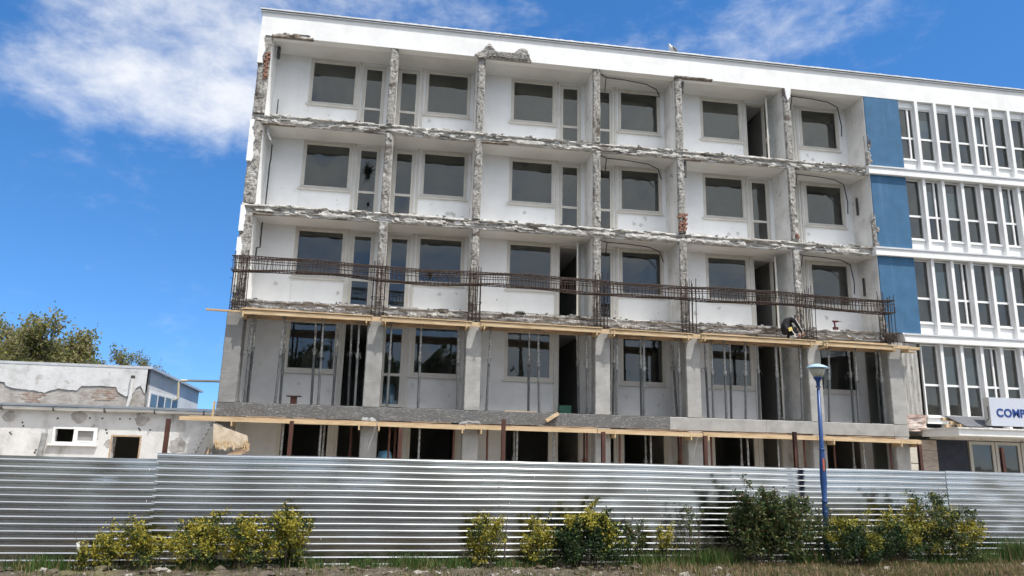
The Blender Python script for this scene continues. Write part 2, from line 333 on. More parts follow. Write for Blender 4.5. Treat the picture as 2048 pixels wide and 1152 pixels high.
# ------------------------------------------------------------------ main building
S = [0.0, 2.9, 5.8, 8.7, 11.6]           # floor levels
RB, RT = 14.22, 15.02                     # soffit and top of the roof band
FX = {'A': .18, 'B': 4.168, 'C': 6.985, 'D': 10.845, 'E': 13.70, 'F': 17.62, 'G': 20.50}
FW = .13
YR = 1.10                                 # rear wall of the balconies
bld = empty('hotel_building', 'white five-storey block under repair with broken balcony fronts and blue panels', 'building')
B = lambda name, mb, m, parent=bld, smooth=False: mb.build(name, m, parent, smooth)

# roof band and flat roof
m = MB().box(0, 30, -.02, .28, RB, RT); roof_band = B('roof_band', m, fascia_paint)
m = MB().box(.0, 30, .28, 9.0, RB, RB+.3); B('roof_slab', m, shaded_soffit_paint)
m = MB().box(-.05, 30.05, -.07, 9.1, RT, RT+.028)
B('roof_flashing', m, flashing)
m = MB().box(-.04, 30.04, -.05, .3, RT+.028, RT+.055); B('roof_edge_shadow_strip', m, dark_metal)
m = MB().box(-.07, 30.07, -.10, .34, RT+.055, RT+.095); cop = B('coping', m, flashing)
m = MB()
for i in range(150):
    x = random.uniform(0, 29); w = random.uniform(.05, .3); m.box(x, x+w, -.09, .2, RT+.095, RT+.095+random.uniform(.008, .022))
tag(B('coping_lumps', m, flashing, cop), kind='stuff')

# floor slabs with broken front edge
def slab(k, t):
    m = MB().box(0, 20.5, .10, 9.0, t-.30, t-.002)
    s = B('floor_slab', m, shaded_soffit_paint)
    th = .33
    sec = [(.12, t, 0, 0, 0), (.03, t, .9, -.2, 1.0), (.005, t-.02, 1, -.3, 1.0), (-.012, t-.055, 1, 0, .7), (-.012, t-.085, 1, 0, .8), (.022, t-.10, 1, 0, .9), (.02, t-.15, 1, 0, 1.0), (.005, t-.19, 1, 0, .9), (-.005, t-.23, 1, 0, .9),
           (.0, t-.27, 1, .2, 1.1), (.02, t-.305, 1, .5, 1.3), (.05, t-th, .9, .6, 1.3), (.12, t-th, 0, .2, .6)]
    sec = [(u, v, du, dv, w) for u, v, du, dv, w in sec]
    mb = MB(); rough_strip(mb, 'x', 0.0, 20.5, sec, .03, k*13.7, .062)
    B('broken_edge', mb, broken_pale, s)
    # plaster tongues hanging under the edge and loose rubble on top
    mb = MB()
    for q in range(26):
        x = random.uniform(.3, 20.2); blob(mb, (x, random.uniform(.02, .12), t+.012), (random.uniform(.02,.07), .035, random.uniform(.012,.035)), q*3.1+k, .5, 7, 5)
    tag(B('rubble', mb, broken, s), kind='stuff')
    return s
for k in (2, 3, 4): slab(k, S[k])
m = MB().box(.0, 20.5, .02, 9.0, 2.5, 2.78); B('floor_slab', m, shaded_soffit_paint)
m = MB().box(.0, 30, .0, 9.0, -.4, -.002); B('floor_slab', m, grey_conc)

# cross walls between balconies (fins) with broken front edges
def fin(c, k):
    z0 = S[k]; z1 = RB if k == 4 else S[k+1]-.30
    if c == 'A': xl, xr = 0.0, .36
    else: xl, xr = FX[c]-FW, FX[c]+FW
    if k < 2: z1 = min(z1, S[k+1]-.30)
    w = B('cross_wall', MB().box(xl, xr, .09, YR+.25, z0, z1), dirty_white if c not in 'A' else white_paint)
    n = 6; sec = [(xr, .10, 0, 0, 0), (xr, .03, -.6, .3, .9), (xr-.015, .0, -.6, .8, 1.1)]
    for i in range(1, n): sec.append((xr-(xr-xl)*i/n, -.01, 0, 1, .75))
    sec += [(xl+.015, .0, .6, .8, 1.1), (xl, .03, .6, .3, .9), (xl, .10, 0, 0, 0)]
    mb = MB(); rough_strip(mb, 'z', z0+.0, z1, sec, .032, ord(c)*3.3+k*7.7, .055, ck=.6, cell=.0)
    B('broken_edge', mb, broken, w)
    return w
FINS = {}
for c in 'ABCDEF':
    for k in range(5): FINS[c, k] = fin(c, k)
# wall beside the blue panels
for k in range(2, 5):
    z1 = RB if k == 4 else S[k+1]-.30
    w = B('end_wall', MB().box(20.5, 21.85, .02, YR+.25, S[k], z1), dirty_white)
    bp = MB().box(20.53, 21.85, -.012, .02, S[k]+.0, z1)
    B('blue_panel', bp, blue_paint, w)
    sec = [(20.56, -.02, 0, 0, 0), (20.53, -.02, .3, .3, .5), (20.50, -.01, .6, .6, .8), (20.48, .02, .8, .3, .9), (20.47, .06, 1, 0, .9), (20.49, .12, .4, 0, .3), (20.5, .16, 0, 0, 0)]
    mb = MB(); rough_strip(mb, 'z', S[k]-.02, S[k]+(.55 if k == 2 else 1.15), sec, .03, 77+k*5, .06); B('broken_edge', mb, broken, w)
    mb = MB()
    for q in range(7): blob(mb, (20.50+random.uniform(-.05,.12), -.0, S[k]+random.uniform(.02, .95)), (.06, .035, .10), q*2.2+k, .6, 8, 6)
    B('loose_plaster', mb, [broken], w)
# left rim of the gable: old white render surviving on the outer edge
def gable_plaster():
    for k, (a, b_) in enumerate([(13.25, 14.22), (10.0, 11.35), (7.8, 8.6), (5.95, 7.6)]):
        poly = []; n = 14
        for i in range(n+1):
            z = a+(b_-a)*i/n; poly.append((.12+.07*fn((z, k, 0), 3, 2)+(.06 if k == 0 else 0), z))
        poly = [(-.012, a)]+poly+[(-.012, b_)]
        # order counter-clockwise seen from the front
        B('old_render', MB().prism(poly, -.045, .2), fascia_paint, FINS['A', 4 if k == 0 else 3 if k == 1 else 2])
gable_plaster()
m = MB().box(-.012, -.001, .2, 9.0, 0, RT); B('gable_render', m, white_paint)

# exposed bricks
brick0 = MB().box(-.06, .06, -.045, .045, -.032, .032).build('brick', brick_mat, FINS['A', 4]); brick0.location = (.27, -.0, 12.9)
def bricks(parent, xs, z0, z1, y=-.015):
    z = z0; r_ = 0
    while z < z1:
        for x in xs:
            if random.random() < .86:
                share('brick', brick0, parent, (x+random.uniform(-.012,.012)+(.03 if r_%2 else -.02), y+random.uniform(-.01,.02), z), (0, 0, random.uniform(-.08,.08)), (random.uniform(.6,1), 1, 1))
        z += .077; r_ += 1
bricks(FINS['A', 4], [.27], 12.75, 13.75); bricks(FINS['E', 3], [13.62, 13.76], 8.78, 9.35); bricks(FINS['G' if ('G',3) in FINS else 'F', 3], [17.66], 8.75, 8.95)
bricks(FINS['F', 1], [17.60], 3.2, 4.6)

# damage on the roof band above the third cross wall, with laths showing
broken_brown = mat('broken_brown', (.2,.17,.14), .95, ramp=[(.3,(.08,.066,.052)),(.5,(.20,.17,.14)),(.7,(.36,.32,.28))], scale=6, bump=.9, bscale=30)
def band_damage():
    mb = MB(); n = 40
    for part in range(1):
        o = len(mb.v); rows = 12
        x0_, x1_ = 6.85, 8.62
        for i in range(n+1):
            u = i/n; x = x0_+(x1_-x0_)*u
            top = .30+.10*math.sin(u*9)+.16*math.exp(-((u-.2)/.07)**2)+.12*math.exp(-((u-.8)/.12)**2)+.04*fn((u, 0, 0), 9, 3)
            if u < .12: top *= .45+u*4
            if u > .93: top *= max(.15, (1-u)/.07)
            for j in range(rows+1):
                v = j/rows; z = RB-.015+top*v*.95
                e = min(1, 5*min(u, 1-u), 5*(1-v))
                y = -.03-.045*e-.05*e*fn((x, z, 0), 6, 4)-.02*fn((x, z, 0), 20, 1)
                mb.v.append((x, y, z))
        for i in range(n):
            for j in range(rows):
                a = o+i*(rows+1)+j; mb.f.append((a, a+rows+1, a+rows+2, a+1)); mb.m.append(0)
        # underside so the lump is closed towards the soffit
        for i in range(n):
            a = o+i*(rows+1); b_ = len(mb.v); va = mb.v[a]; vb = mb.v[a+rows+1]
            mb.v += [(va[0], .06, RB-.02), (vb[0], .06, RB-.02)]; mb.f.append((a, b_, b_+1, a+rows+1)); mb.m.append(0)
    d = B('broken_patch', mb, broken, roof_band)
    mb = MB()
    for r_ in range(4):
        z = RB+.03+.05*r_; x = 7.18
        while x < 8.5:
            w = random.uniform(.10, .15); mb.box(x, x+w-.02, -.115+random.uniform(0,.01), -.05, z, z+.036); x += w
    B('hollow_tile_row', mb, broken, roof_band)
    # crack-edged strips along the lower edge (corner at the left and over the fifth wall)
    for (xa, xb, h) in ((.35, 1.62, .13), (13.55, 14.9, .05)):
        sec = [(.06, RB-.03, 0, 0, 0), (-.02, RB-.035, 0, .3, .3), (-.06, RB-.01, .5, 0, .6), (-.065, RB+h*.5, .8, 0, .8), (-.05, RB+h, .5, -.6, 1.0), (.0, RB+h+.01, 0, 0, 0)]
        mb = MB(); rough_strip(mb, 'x', xa, xb, sec, .03, xa*7, .06); B('broken_patch', mb, broken_brown, roof_band)
    mb = MB(); blob(mb, (6.95, -.04, RB+.03), (.2, .06, .10), 8, .5); B('broken_patch', mb, broken, roof_band)
    mb = MB().prism([(17.62, 13.75), (17.72, 13.9), (17.76, 14.2), (17.54, 14.2), (17.56, 13.95)], -.05, .0); B('render_flake', mb, fascia_paint, FINS['F', 4])
band_damage()

# ------------------------------------------------------------------ rear walls, windows and balcony doors
def pane_with_hole(x0, x1, y, z0, z1, cx, cz, rad, seed):
    rnd = random.Random(seed); n = 28; mb = MB(); ins = []; outs = []
    for i in range(n):
        a = 2*math.pi*i/n; r_ = rad*(rnd.uniform(.75, 1.15) if i % 2 else rnd.uniform(.25, .45))
        c, s_ = math.cos(a), math.sin(a)
        ins.append((cx+c*r_*.55, cz+s_*r_))
        t = min(((x1-cx)/c if c > 1e-6 else (x0-cx)/c if c < -1e-6 else 9e9), ((z1-cz)/s_ if s_ > 1e-6 else (z0-cz)/s_ if s_ < -1e-6 else 9e9))
        outs.append((cx+c*t, cz+s_*t))
    mb.v = [(x, y, z) for x, z in outs]+[(x, y, z) for x, z in ins]
    for i in range(n): mb.f.append((i, (i+1) % n, n+(i+1) % n, n+i)); mb.m.append(0)
    # corners
    for (x, z) in ((x0,z0),(x1,z0),(x1,z1),(x0,z1)):
        an = math.atan2(z-cz, x-cx) % (2*math.pi); i = int(an/(2*math.pi/n)); mb.v.append((x, y, z)); mb.f.append((i, len(mb.v)-1, (i+1) % n)); mb.m.append(0)
    return mb
scar_dark = mat('scar_dark', (.09,.085,.08), .95); filler = mat('grey_filler', (.56,.55,.53), .95, ramp=[(.3,(.50,.49,.47)),(.7,(.61,.60,.58))], scale=8)
def rect_frame(mb, x0, x1, y0, y1, z0, z1, w, bottom=True):
    mb.box(x0, x0+w, y0, y1, z0, z1); mb.box(x1-w, x1, y0, y1, z0, z1); mb.box(x0+w, x1-w, y0, y1, z1-w, z1)
    if bottom: mb.box(x0+w, x1-w, y0, y1, z0, z0+w)
    return mb
def window(parent, x0, x1, z0, z1, y=YR, broken_hole=None, glazed=True):
    """x0..z1: outer size of the frame"""
    w = rect_frame(MB(), x0, x1, y-.012, y+.07, z0, z1, .085).build('window', frame_pvc, parent)
    g_ = (x0+.085, x1-.085, z0+.085, z1-.085)
    rect_frame(MB(), g_[0]-.002, g_[1]+.002, y+.004, y+.06, g_[2]-.002, g_[3]+.002, .03).build('sash', frame_pvc, w)
    if broken_hole: mb = pane_with_hole(g_[0]+.025, g_[1]-.025, y+.03, g_[2]+.025, g_[3]-.025, *broken_hole)
    else:
        t = random.uniform(-.006, .006)
        mb = MB().add([(g_[0]+.025, y+.03+t, g_[2]+.025), (g_[1]-.025, y+.03, g_[2]+.025), (g_[1]-.025, y+.03+t, g_[3]-.025), (g_[0]+.025, y+.03, g_[3]-.025)], [(0,1,2),(0,2,3)])
    if glazed: mb.build('pane', glass, w)
    MB().box(x0-.07, x1+.03, y-.075, y-.014, z0-.045, z0-.008).build('sill', frame_pvc, w)
    return w
def door(parent, x0, x1, z0, z1, y=YR, state='closed', hinge='right', hole=False, angle=72):
    d = rect_frame(MB(), x0, x1, y-.012, y+.08, z0, z1, .05, False).build('balcony_door', frame_pvc, parent)
    if state == 'missing': return d
    W_ = x1-x0-.1; H_ = z1-.05-z0
    leaf = empty('door_leaf', parent=d)
    mb = rect_frame(MB(), 0, W_, -.025, .025, .01, H_, .075)
    rail = 0.94; mb.box(.075, W_-.075, -.025, .025, rail, rail+.08)
    ls = mb.build('leaf_frame', frame_pvc, leaf)
    if hole: a = pane_with_hole(.07, W_-.07, 0, rail+.08, H_-.07, W_/2, rail+.08+(H_-rail-.15)*.48, .5, 5).build('pane', glass, leaf)
    else: a = MB().add([(.07,0,rail+.08),(W_-.07,0,rail+.08),(W_-.07,0,H_-.07),(.07,0,H_-.07)], [(0,1,2,3)]).build('pane', glass, leaf)
    if hole: pane_with_hole(.07, W_-.07, 0, .08, rail, W_*.62, rail*.62, .16, 9).build('pane', glass, leaf)
    else: MB().add([(.07,0,.08),(W_-.07,0,.08),(W_-.07,0,rail),(.07,0,rail)], [(0,1,2,3)]).build('pane', glass, leaf)
    hx = .04 if hinge == 'right' else W_-.04
    MB().tube([(hx,-.03,1.05),(hx,-.065,1.05),(hx,-.07,1.0),(hx+.005,-.07,.93)], .011, 6).build('handle', white_pvc, leaf)
    if state == 'open':
        # hinge on the right jamb, swung outwards over the balcony
        leaf.location = (x1-.05, y+.0, z0); leaf.rotation_euler = (0, 0, R(180-180+angle)); 
        for c in leaf.children: c.location = (-W_, 0, 0)
    else: leaf.location = (x0+.05, y+.03, z0)
    return d
def bay(k, left, right, fin_x, wide, dstate):
    """rear wall of one balcony bay. left/right: inner wall faces; fin_x: x of the thin cross wall the door stands next to"""
    z0 = S[k]-.002; z1 = RB if k == 4 else S[k+1]-.295
    zt = S[k]+2.57 if k >= 1 else S[k]+2.42
    zs = S[k]+.96; dt = S[k]+2.52 if k >= 1 else S[k]+2.40
    if wide: wx0, wx1 = fin_x-2.72, fin_x-1.16; dx0, dx1 = fin_x-1.02, fin_x-.27
    else: wx0, wx1 = fin_x+1.05, fin_x+2.58; dx0, dx1 = fin_x+.135, fin_x+.87
    wx1 = min(wx1, right-.05); dx0 = max(dx0, left)
    Y0, Y1 = YR, YR+.25
    mb = MB()
    if wide:
        mb.box(left, wx0, Y0-.02, Y1, z0, z1)           # solid stretch, a little proud
        mb.box(wx0, wx1, Y0, Y1, z0, zs); mb.box(wx0, wx1, Y0, Y1, zt, z1)
        mb.box(wx1, dx0, Y0, Y1, z0, z1); mb.box(dx0, dx1, Y0, Y1, dt, z1)
        if right-dx1 > .01: mb.box(dx1, right, Y0, Y1, z0, z1)
    else:
        if dx0-left > .01: mb.box(left, dx0, Y0, Y1, z0, z1)
        mb.box(dx0, dx1, Y0, Y1, dt, z1); mb.box(dx1, wx0, Y0, Y1, z0, z1)
        mb.box(wx0, wx1, Y0, Y1, z0, zs); mb.box(wx0, wx1, Y0, Y1, zt, z1)
        mb.box(wx1, right, Y0, Y1, z0, z1)
    B('rear_wall', mb, white_paint if k > 1 else shaded_dusty_paint)
    if k >= 1:
        mk = MB(); rw = random.Random(k*31+int(fin_x*10)+wide)
        for q in range(rw.randint(1, 4)):
            x = rw.uniform(left+.15, right-.15); z = S[k]+(rw.uniform(.25, .92) if not (wide and x < wx0) else rw.uniform(.3, 2.4)); yy = YR-(.022 if wide and x < wx0-.03 else .002)
            blob(mk, (x, yy, z), (rw.uniform(.006,.018), .004, rw.uniform(.006,.02)), q+x, .5, 7, 5)
        tag(B('drill_holes', mk, scar_dark), kind='stuff')
        mk = MB()
        for q in range(rw.randint(1, 3)):
            x = rw.uniform(left+.25, right-.3); z = S[k]+rw.uniform(.3, .8); yy = YR-(.021 if wide and x < wx0-.2 else .001)
            if not wide and x < dx1: continue
            if wide and dx0-.25 < x: continue
            n_ = 14; poly = [(x+rw.uniform(.03,.10)*math.cos(2*math.pi*i/n_), z+rw.uniform(.03,.10)*math.sin(2*math.pi*i/n_)) for i in range(n_)]; mk.prism(poly, yy-.0025, yy)
        if mk.v: tag(B('filler_patches', mk, filler), kind='stuff')
    hole = None
    if (k, fin_x) == (2, FX['B']) and not wide: hole = (wx0+.45, zs+.35, .28, 3)
    window(bld, wx0, wx1, zs, zt, broken_hole=hole, glazed=k > 0)
    mx = (wx1+dx0)/2 if wide else (dx1+wx0)/2
    MB().box(mx-.045, mx+.035, YR-.03, YR-.001, z0+.01, z1-.02).build('mullion', frame_pvc, bld)
    door(bld, dx0, dx1, S[k], dt, state=dstate, hole=(k == 3 and wide and fin_x == FX['B']))
OPEN = {(4,'F'): 'open', (2,'D'): 'open', (2,'F'): 'open', (1,'B'): 'missing', (1,'D'): 'missing', (1,'F'): 'open', (0,'B'): 'missing', (0,'D'): 'missing', (0,'F'): 'missing'}
for k in range(5):
    for lc, c, rc in (('A','B','C'), ('C','D','E'), ('E','F','G')):
        l = .36 if lc == 'A' else FX[lc]+FW
        bay(k, l, FX[c]-FW, FX[c], True, OPEN.get((k, c), 'closed'))
        r_ = 20.5 if rc == 'G' else FX[rc]-FW
        bay(k, FX[c]+FW, r_, FX[c], False, 'closed' if k else 'missing')
# interior partitions and back wall
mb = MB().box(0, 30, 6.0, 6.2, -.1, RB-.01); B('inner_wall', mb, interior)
for c in 'ABCDEFG':
    for k in range(5):
        z1 = RB if k == 4 else S[k+1]-.3
        x = FX[c] if c != 'G' else 20.65
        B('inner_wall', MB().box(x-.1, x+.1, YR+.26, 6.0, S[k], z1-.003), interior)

# ------------------------------------------------------------------ new concrete frame on the two lower storeys
CX = {'A': (.04,.50), 'B': (3.93,4.39), 'C': (6.77,7.22), 'D': (10.64,11.10), 'E': (13.48,13.93), 'F': (17.46,17.91), 'G': (20.22,20.69)}
def column(x0, x1, z0, z1, m, seed):
    """cast column with slightly ragged arrises"""
    mb = MB(); n = int((z1-z0)/.05); o = 0; e = .018
    prof = [(x0, -.04), (x0, -.5+e), (x0+e, -.5), ((x0+x1)/2, -.5), (x1-e, -.5), (x1, -.5+e), (x1, -.04)]
    for i in range(n+1):
        z = z0+(z1-z0)*i/n
        for j, (x, y) in enumerate(prof):
            q = .008 if j in (1,2,4,5) else .003
            mb.v.append((x+q*fn((x, y, z), 6, seed), y+q*fn((x, y, z), 6, seed+3), z))
    k = len(prof)
    for i in range(n):
        for j in range(k):
            mb.f.append((i*k+j, i*k+(j+1) % k, (i+1)*k+(j+1) % k, (i+1)*k+j)); mb.m.append(0)
    mb.f.append(tuple(reversed(range(k)))); mb.m.append(0); mb.f.append(tuple(n*k+j for j in range(k))); mb.m.append(0)
    return B('new_column', mb, m)
for c, (a, b_) in CX.items():
    dk = dark_conc if c == 'A' else new_conc if c == 'B' else grey_conc
    column(a, b_, 2.792, 5.30, dk, ord(c)); column(a, b_, GZ-.1, 2.405, new_conc if c in 'AB' else grey_conc, ord(c)+9)
def ring_beam(x0, x1, m, seed):
    mb = MB(); n = int((x1-x0)/.06); prof = [(-.0, 2.79), (-.47, 2.79), (-.5, 2.775), (-.5, 2.6), (-.5, 2.42), (-.48, 2.41), (-.0, 2.41)]; k = len(prof)
    for i in range(n+1):
        x = x0+(x1-x0)*i/n
        for j, (y, z) in enumerate(prof):
            q = .007 if 0 < j < 6 else 0
            mb.v.append((x, y+q*fn((x, y, z), 3, seed), z+q*fn((x, y, z), 5, seed+4)))
    for i in range(n):
        for j in range(k): mb.f.append((i*k+j, i*k+(j+1) % k, (i+1)*k+(j+1) % k, (i+1)*k+j)[::-1]); mb.m.append(0)
    mb.f.append(tuple(range(k))); mb.m.append(0); mb.f.append(tuple(n*k+j for j in reversed(range(k)))); mb.m.append(0)
    return B('ring_beam', mb, m)
tag(ring_beam(.03, 4.38, osb_conc, 1), 'dark freshly struck stretch of concrete beam'); ring_beam(4.385, 10.66, osb_conc, 2); ring_beam(10.665, 12.92, osb_conc, 3)
ring_beam(12.925, 15.98, grey_conc, 4); ring_beam(15.985, 20.2, grey_conc, 5); ring_beam(20.205, 20.70, grey_conc, 6)
# scraped old wall right of the new frame, brick corner below it
sec = [(20.7, .3, 0, 0, 0), (20.7, -.03, 0, 0, .0)]+[(20.7+.93*i/11, -.05+.02*(i % 2), 0, -1, .35) for i in range(1, 11)]+[(21.62, -.02, -.6, 0, 1.0), (21.63, .3, 0, 0, .2)]
mb = MB(); rough_strip(mb, 'z', 3.15, 5.46, sec[::-1], .04, 31, .035, ck=.3, cell=.03); B('scraped_wall', mb, mat('scraped_render', (.40,.39,.37), .95, ramp=[(.3,(.22,.21,.195)),(.45,(.35,.34,.32)),(.6,(.45,.44,.42)),(.75,(.54,.53,.51))], scale=3.0, bump=.8, bscale=30, stretch=(3.2,1,.6), spots=[(.17,.155,.14)], sscale=2.2, sth=(.6,.7)))
mb = MB(); rough_strip(mb, 'z', 2.62, 3.14, [(21.75,.3,0,0,0),(21.78,-.06,-1,0,.9),(21.6,-.12,0,1,.6),(21.3,-.13,0,1,.6),(21.0,-.13,0,1,.6),(20.72,-.12,0,1,.6),(20.70,.3,0,0,0)], .04, 15, .09)
B('brick_stub', mb, mat('brick_and_plaster', (.5,.42,.38), .95, ramp=[(.3,(.30,.17,.13)),(.5,(.50,.40,.36)),(.65,(.6,.56,.52))], scale=3.5, bump=.6, bscale=20))
stone = mat('stone_cladding', (.42,.38,.33), .7, ramp=[(.3,(.28,.22,.18)),(.6,(.42,.37,.32)),(.8,(.52,.47,.42))], scale=5, bump=.2, stretch=(1,1,3))
pale_stone = mat('pale_stone', (.55,.51,.45), .8, ramp=[(.3,(.44,.40,.34)),(.7,(.62,.58,.52))], scale=3, bump=.3, stretch=(1,1,3))
mb = MB(); 
for i, z in enumerate((-.3, .5, 1.05, 1.62)): MB().box(20.74, 21.25, -.2, .1, z+.012, z+([.8,.55,.57,.62][i])-.012).build('stone_block', pale_stone, bld)
for i in range(8): MB().box(21.32, 21.98, -.03, .3, -.2+.32*i, -.2+.32*i+.312).build('cladding_slab', stone, bld)

# ------------------------------------------------------------------ stair wing with white fins
def wing():
    for k in range(1, 5):
        t = S[k]; z1 = RB if k == 4 else S[k+1]-.31
        for i in range(9):
            x = 22.47+.74*i
            MB().box(x, x+.11, -.03, .30, t-.015 if k > 1 else 2.75, z1).build('white_fin', fascia_paint, bld)
        for i in range(9):
            a = 21.86 if i == 0 else 22.58+.74*(i-1); b_ = 22.47+.74*i
            top = z1-.24 if k == 4 else z1-.02; zb = t+(.42 if k in (4,) else .40 if k in (2, 3) else .22)
            mid = t+1.20
            w = rect_frame(MB(), a, b_, .12, .19, zb, top, .045); w.box(a+.045, b_-.045, .122, .188, mid, mid+.07)
            sp = (i*7+k*3) % 4
            if sp == 0: w.box(a+(b_-a)*.62, a+(b_-a)*.62+.06, .115, .185, zb+.045, top-.045)
            wo = w.build('window', white_pvc, bld)
            for (q0, q1) in ((zb+.045, mid), (mid+.07, top-.045)):
                e = random.uniform(-.004, .004)
                MB().add([(a+.045,.16+e,q0),(b_-.045,.16-e,q0),(b_-.045,.16+e,q1),(a+.045,.16-e,q1)], [(0,1,2,3)]).build('pane', glass, wo)
            MB().box(a, b_, .06, .20, zb-.05, zb-.003).build('sill', white_pvc, wo)
            if zb-.05 > t: MB().box(a, b_, .11, .20, t-.012, zb-.052).build('spandrel', white_paint, bld)
            if k == 4:
                MB().box(a, b_, .09, .27, top+.002, z1).build('shutter_box', white_pvc, bld)
            if (k, i) in ((3, 1), (3, 2), (1, 1), (1, 2), (2, 4), (4, 1), (4, 4), (3, 5), (2, 1)):
                MB().add([(a+.05,.24,mid+.04),(b_-.05,.24,mid+.04),(b_-.05,.24,top-.35),(a+.05,.24,top-.35)], [(0,1,2,3)]).build('blind', blind_mat, wo)
        # white band at floor level
        if k >= 2:
            xs = 20.4 if k > 2 else 21.15
            poly = [(-.13, t-.31), (-.13, t-.05), (-.10, t-.02), (.43, t-.02), (.43, t-.31)]
            mb = MB(); n = 2
            for x in ((xs+.02 if k == 2 else xs), 30.0): mb.v += [(x if i not in (1,2) or x > 25 else x-.06*(k == 2), y, z) for i, (y, z) in enumerate(poly)]
            mb.f = [(0,1,2,3,4), (9,8,7,6,5)]+[(i, i+5, (i+1) % 5+5, (i+1) % 5) for i in range(5)]; mb.m = [0]*7
            B('floor_band', mb, fascia_paint)
            mb = MB().box(xs, 30, -.16, -.132, t-.085, t-.03); B('band_flashing', mb, flashing)
    B('floor_slab', MB().box(21.86, 30, .431, 6, S[2]-.3, S[2]-.02), shaded_soffit_paint); B('floor_slab', MB().box(21.86, 30, .431, 6, S[3]-.3, S[3]-.02), shaded_soffit_paint)
    B('floor_slab', MB().box(21.86, 30, .431, 6, S[4]-.3, S[4]-.02), shaded_soffit_paint); B('floor_slab', MB().box(21.63, 30, .0, 6, 2.5, 2.74), shaded_soffit_paint)
    B('end_wall', MB().box(28.6, 30, .0, 6, 0, RB-.004), white_paint)
blind_mat = mat('pale_blind', (.62,.72,.74), .7)
wing()
# canopy over the entrance with sign on it
mb = MB().box(21.52, 29.5, -1.62, -.0, 2.46, 2.655); cano = B('entrance_canopy', mb, fascia_paint)
B('canopy_lip', MB().box(21.46, 29.55, -1.68, -.02, 2.657, 2.70), dirty_white, cano)
# entrance doors below the canopy
alu = mat('pale_door_frame', (.50,.49,.46), .5)
mb = MB().box(22.0, 28.6, .28, .45, 2.40, 2.498); B('door_head', mb, dirty_white)
mb = MB().box(22.08, 23.30, .27, .30, -.1, 2.38); bp = B('dark_panel', mb, mat('dark_blue_banner', (.012,.016,.03), .5, ramp=[(.3,(.008,.01,.02)),(.7,(.02,.026,.05))], scale=3))
for i, x in enumerate((23.39, 24.34, 25.3, 26.25)):
    d = rect_frame(MB(), x, x+.92, .27, .35, -.1, 2.37, .10).build('entrance_door', alu, bld)
    MB().add([(x+.1,.31,0),(x+.82,.31,0),(x+.82,.31,2.27),(x+.1,.31,2.27)], [(0,1,2,3)]).build('pane', glass, d)
    MB().tube([(x+.06,.26,1.0),(x+.06,.20,1.0),(x+.06,.20,1.25),(x+.06,.26,1.25)], .014, 6).build('handle', galv_light, d)
# old downpipe end and small brackets on the balcony walls
for k, z in ((4, None),):
    MB().box(.44, .53, .55, .66, RB-.42, RB-.04).build('drain_stub', dark_metal, bld)
MB().tube([(.55, .95, S[4]+.0), (.55, .95, S[4]+.95)], .018, 7).build('thin_pipe', dark_metal, bld)
MB().tube([(.46,.25,S[4]-.36),(.46,.30,S[4]-.5),(.52,.5,S[4]-.62),(.56,.9,S[4]-.66)], .055, 8).build('drain_elbow', zinc, bld)
MB().tube([(.52,.85,S[4]-.66),(.52,.9,S[4]-1.1),(.50,.9,S[4]-1.3),(.50,.9,S[3]+.02)], .022, 7).build('thin_pipe', dark_metal, bld)
MB().tube([(.52,.6,S[3]-.40),(.50,.7,S[3]-.9),(.50,.75,S[3]-1.15),(.43,.6,S[3]-1.22),(.43,.6,S[3]-1.5)], .025, 7).build('thin_pipe', dark_metal, bld)
for c, k in (('E', 4), ('E', 3)):
    MB().box(FX[c]+.15, FX[c]+.21, .05, .13, S[k]+(2.1 if k == 4 else 1.95), S[k]+2.52).build('cut_pipe', dark_metal, bld)
for k in (3, 2):
    MB().box(20.42, 20.47, .72, .78, S[k]+1.35, S[k]+1.98).build('cut_pipe', dark_metal, bld)
# dark tar strip under slab edges
for (x0_, x1_, k) in ((.3, 1.3, 4), (7.05, 7.95, 4), (13.8, 14.4, 4), (.35, .9, 3)):
    mb = MB(); rough_strip(mb, 'x', x0_, x1_, [(.1,S[k]-.30,0,0,0),(-.012,S[k]-.30,0,0,.3),(-.02,S[k]-.345,0,1,.5),(.1,S[k]-.35,0,0,0)], .04, x0_*3+k, .04); B('old_shuttering', mb, broken_brown)

# ------------------------------------------------------------------ sign, canopy litter
sg = empty('canopy_sign', 'pale sign box with blue capital letters standing on the entrance canopy', 'sign')
sign_mat = mat('sign_face', (.5,.53,.60), .35, ramp=[(.3,(.47,.50,.57)),(.7,(.53,.56,.63))], scale=1.2)
MB().box(22.66, 28.9, -1.60, -1.597, 2.78, 3.625).build('face_sheet', sign_mat, sg)
MB().box(22.655, 28.905, -1.596, -1.36, 2.775, 3.63).build('case', mat('sign_case', (.52,.50,.46), .6), sg)
letter_m = mat('letter_blue', (.012,.05,.22), .4); lx_ = 22.87
for ch_ in 'COMPL':
    fc = bpy.data.curves.new('letter', 'FONT'); fc.body = ch_; fc.size = .335; fc.extrude = .004; fc.offset = .011
    fo = bpy.data.objects.new('letter_curve', fc); COL.objects.link(fo); bpy.context.view_layer.update()
    me = bpy.data.meshes.new_from_object(fo.evaluated_get(bpy.context.evaluated_depsgraph_get())); bpy.data.objects.remove(fo)
    xs_ = [v.co.x for v in me.vertices]; me.materials.clear(); me.materials.append(letter_m)
    lo_ = bpy.data.objects.new('letter', me); COL.objects.link(lo_); lo_.parent = sg; lo_.location = (lx_-min(xs_), -1.6065, 3.06); lo_.rotation_euler = (R(90), 0, 0)
    lx_ += max(xs_)-min(xs_)+.028
bo = empty('timber_offcuts', 'short timber offcuts lying on the canopy beside the dark sheet', 'timber')
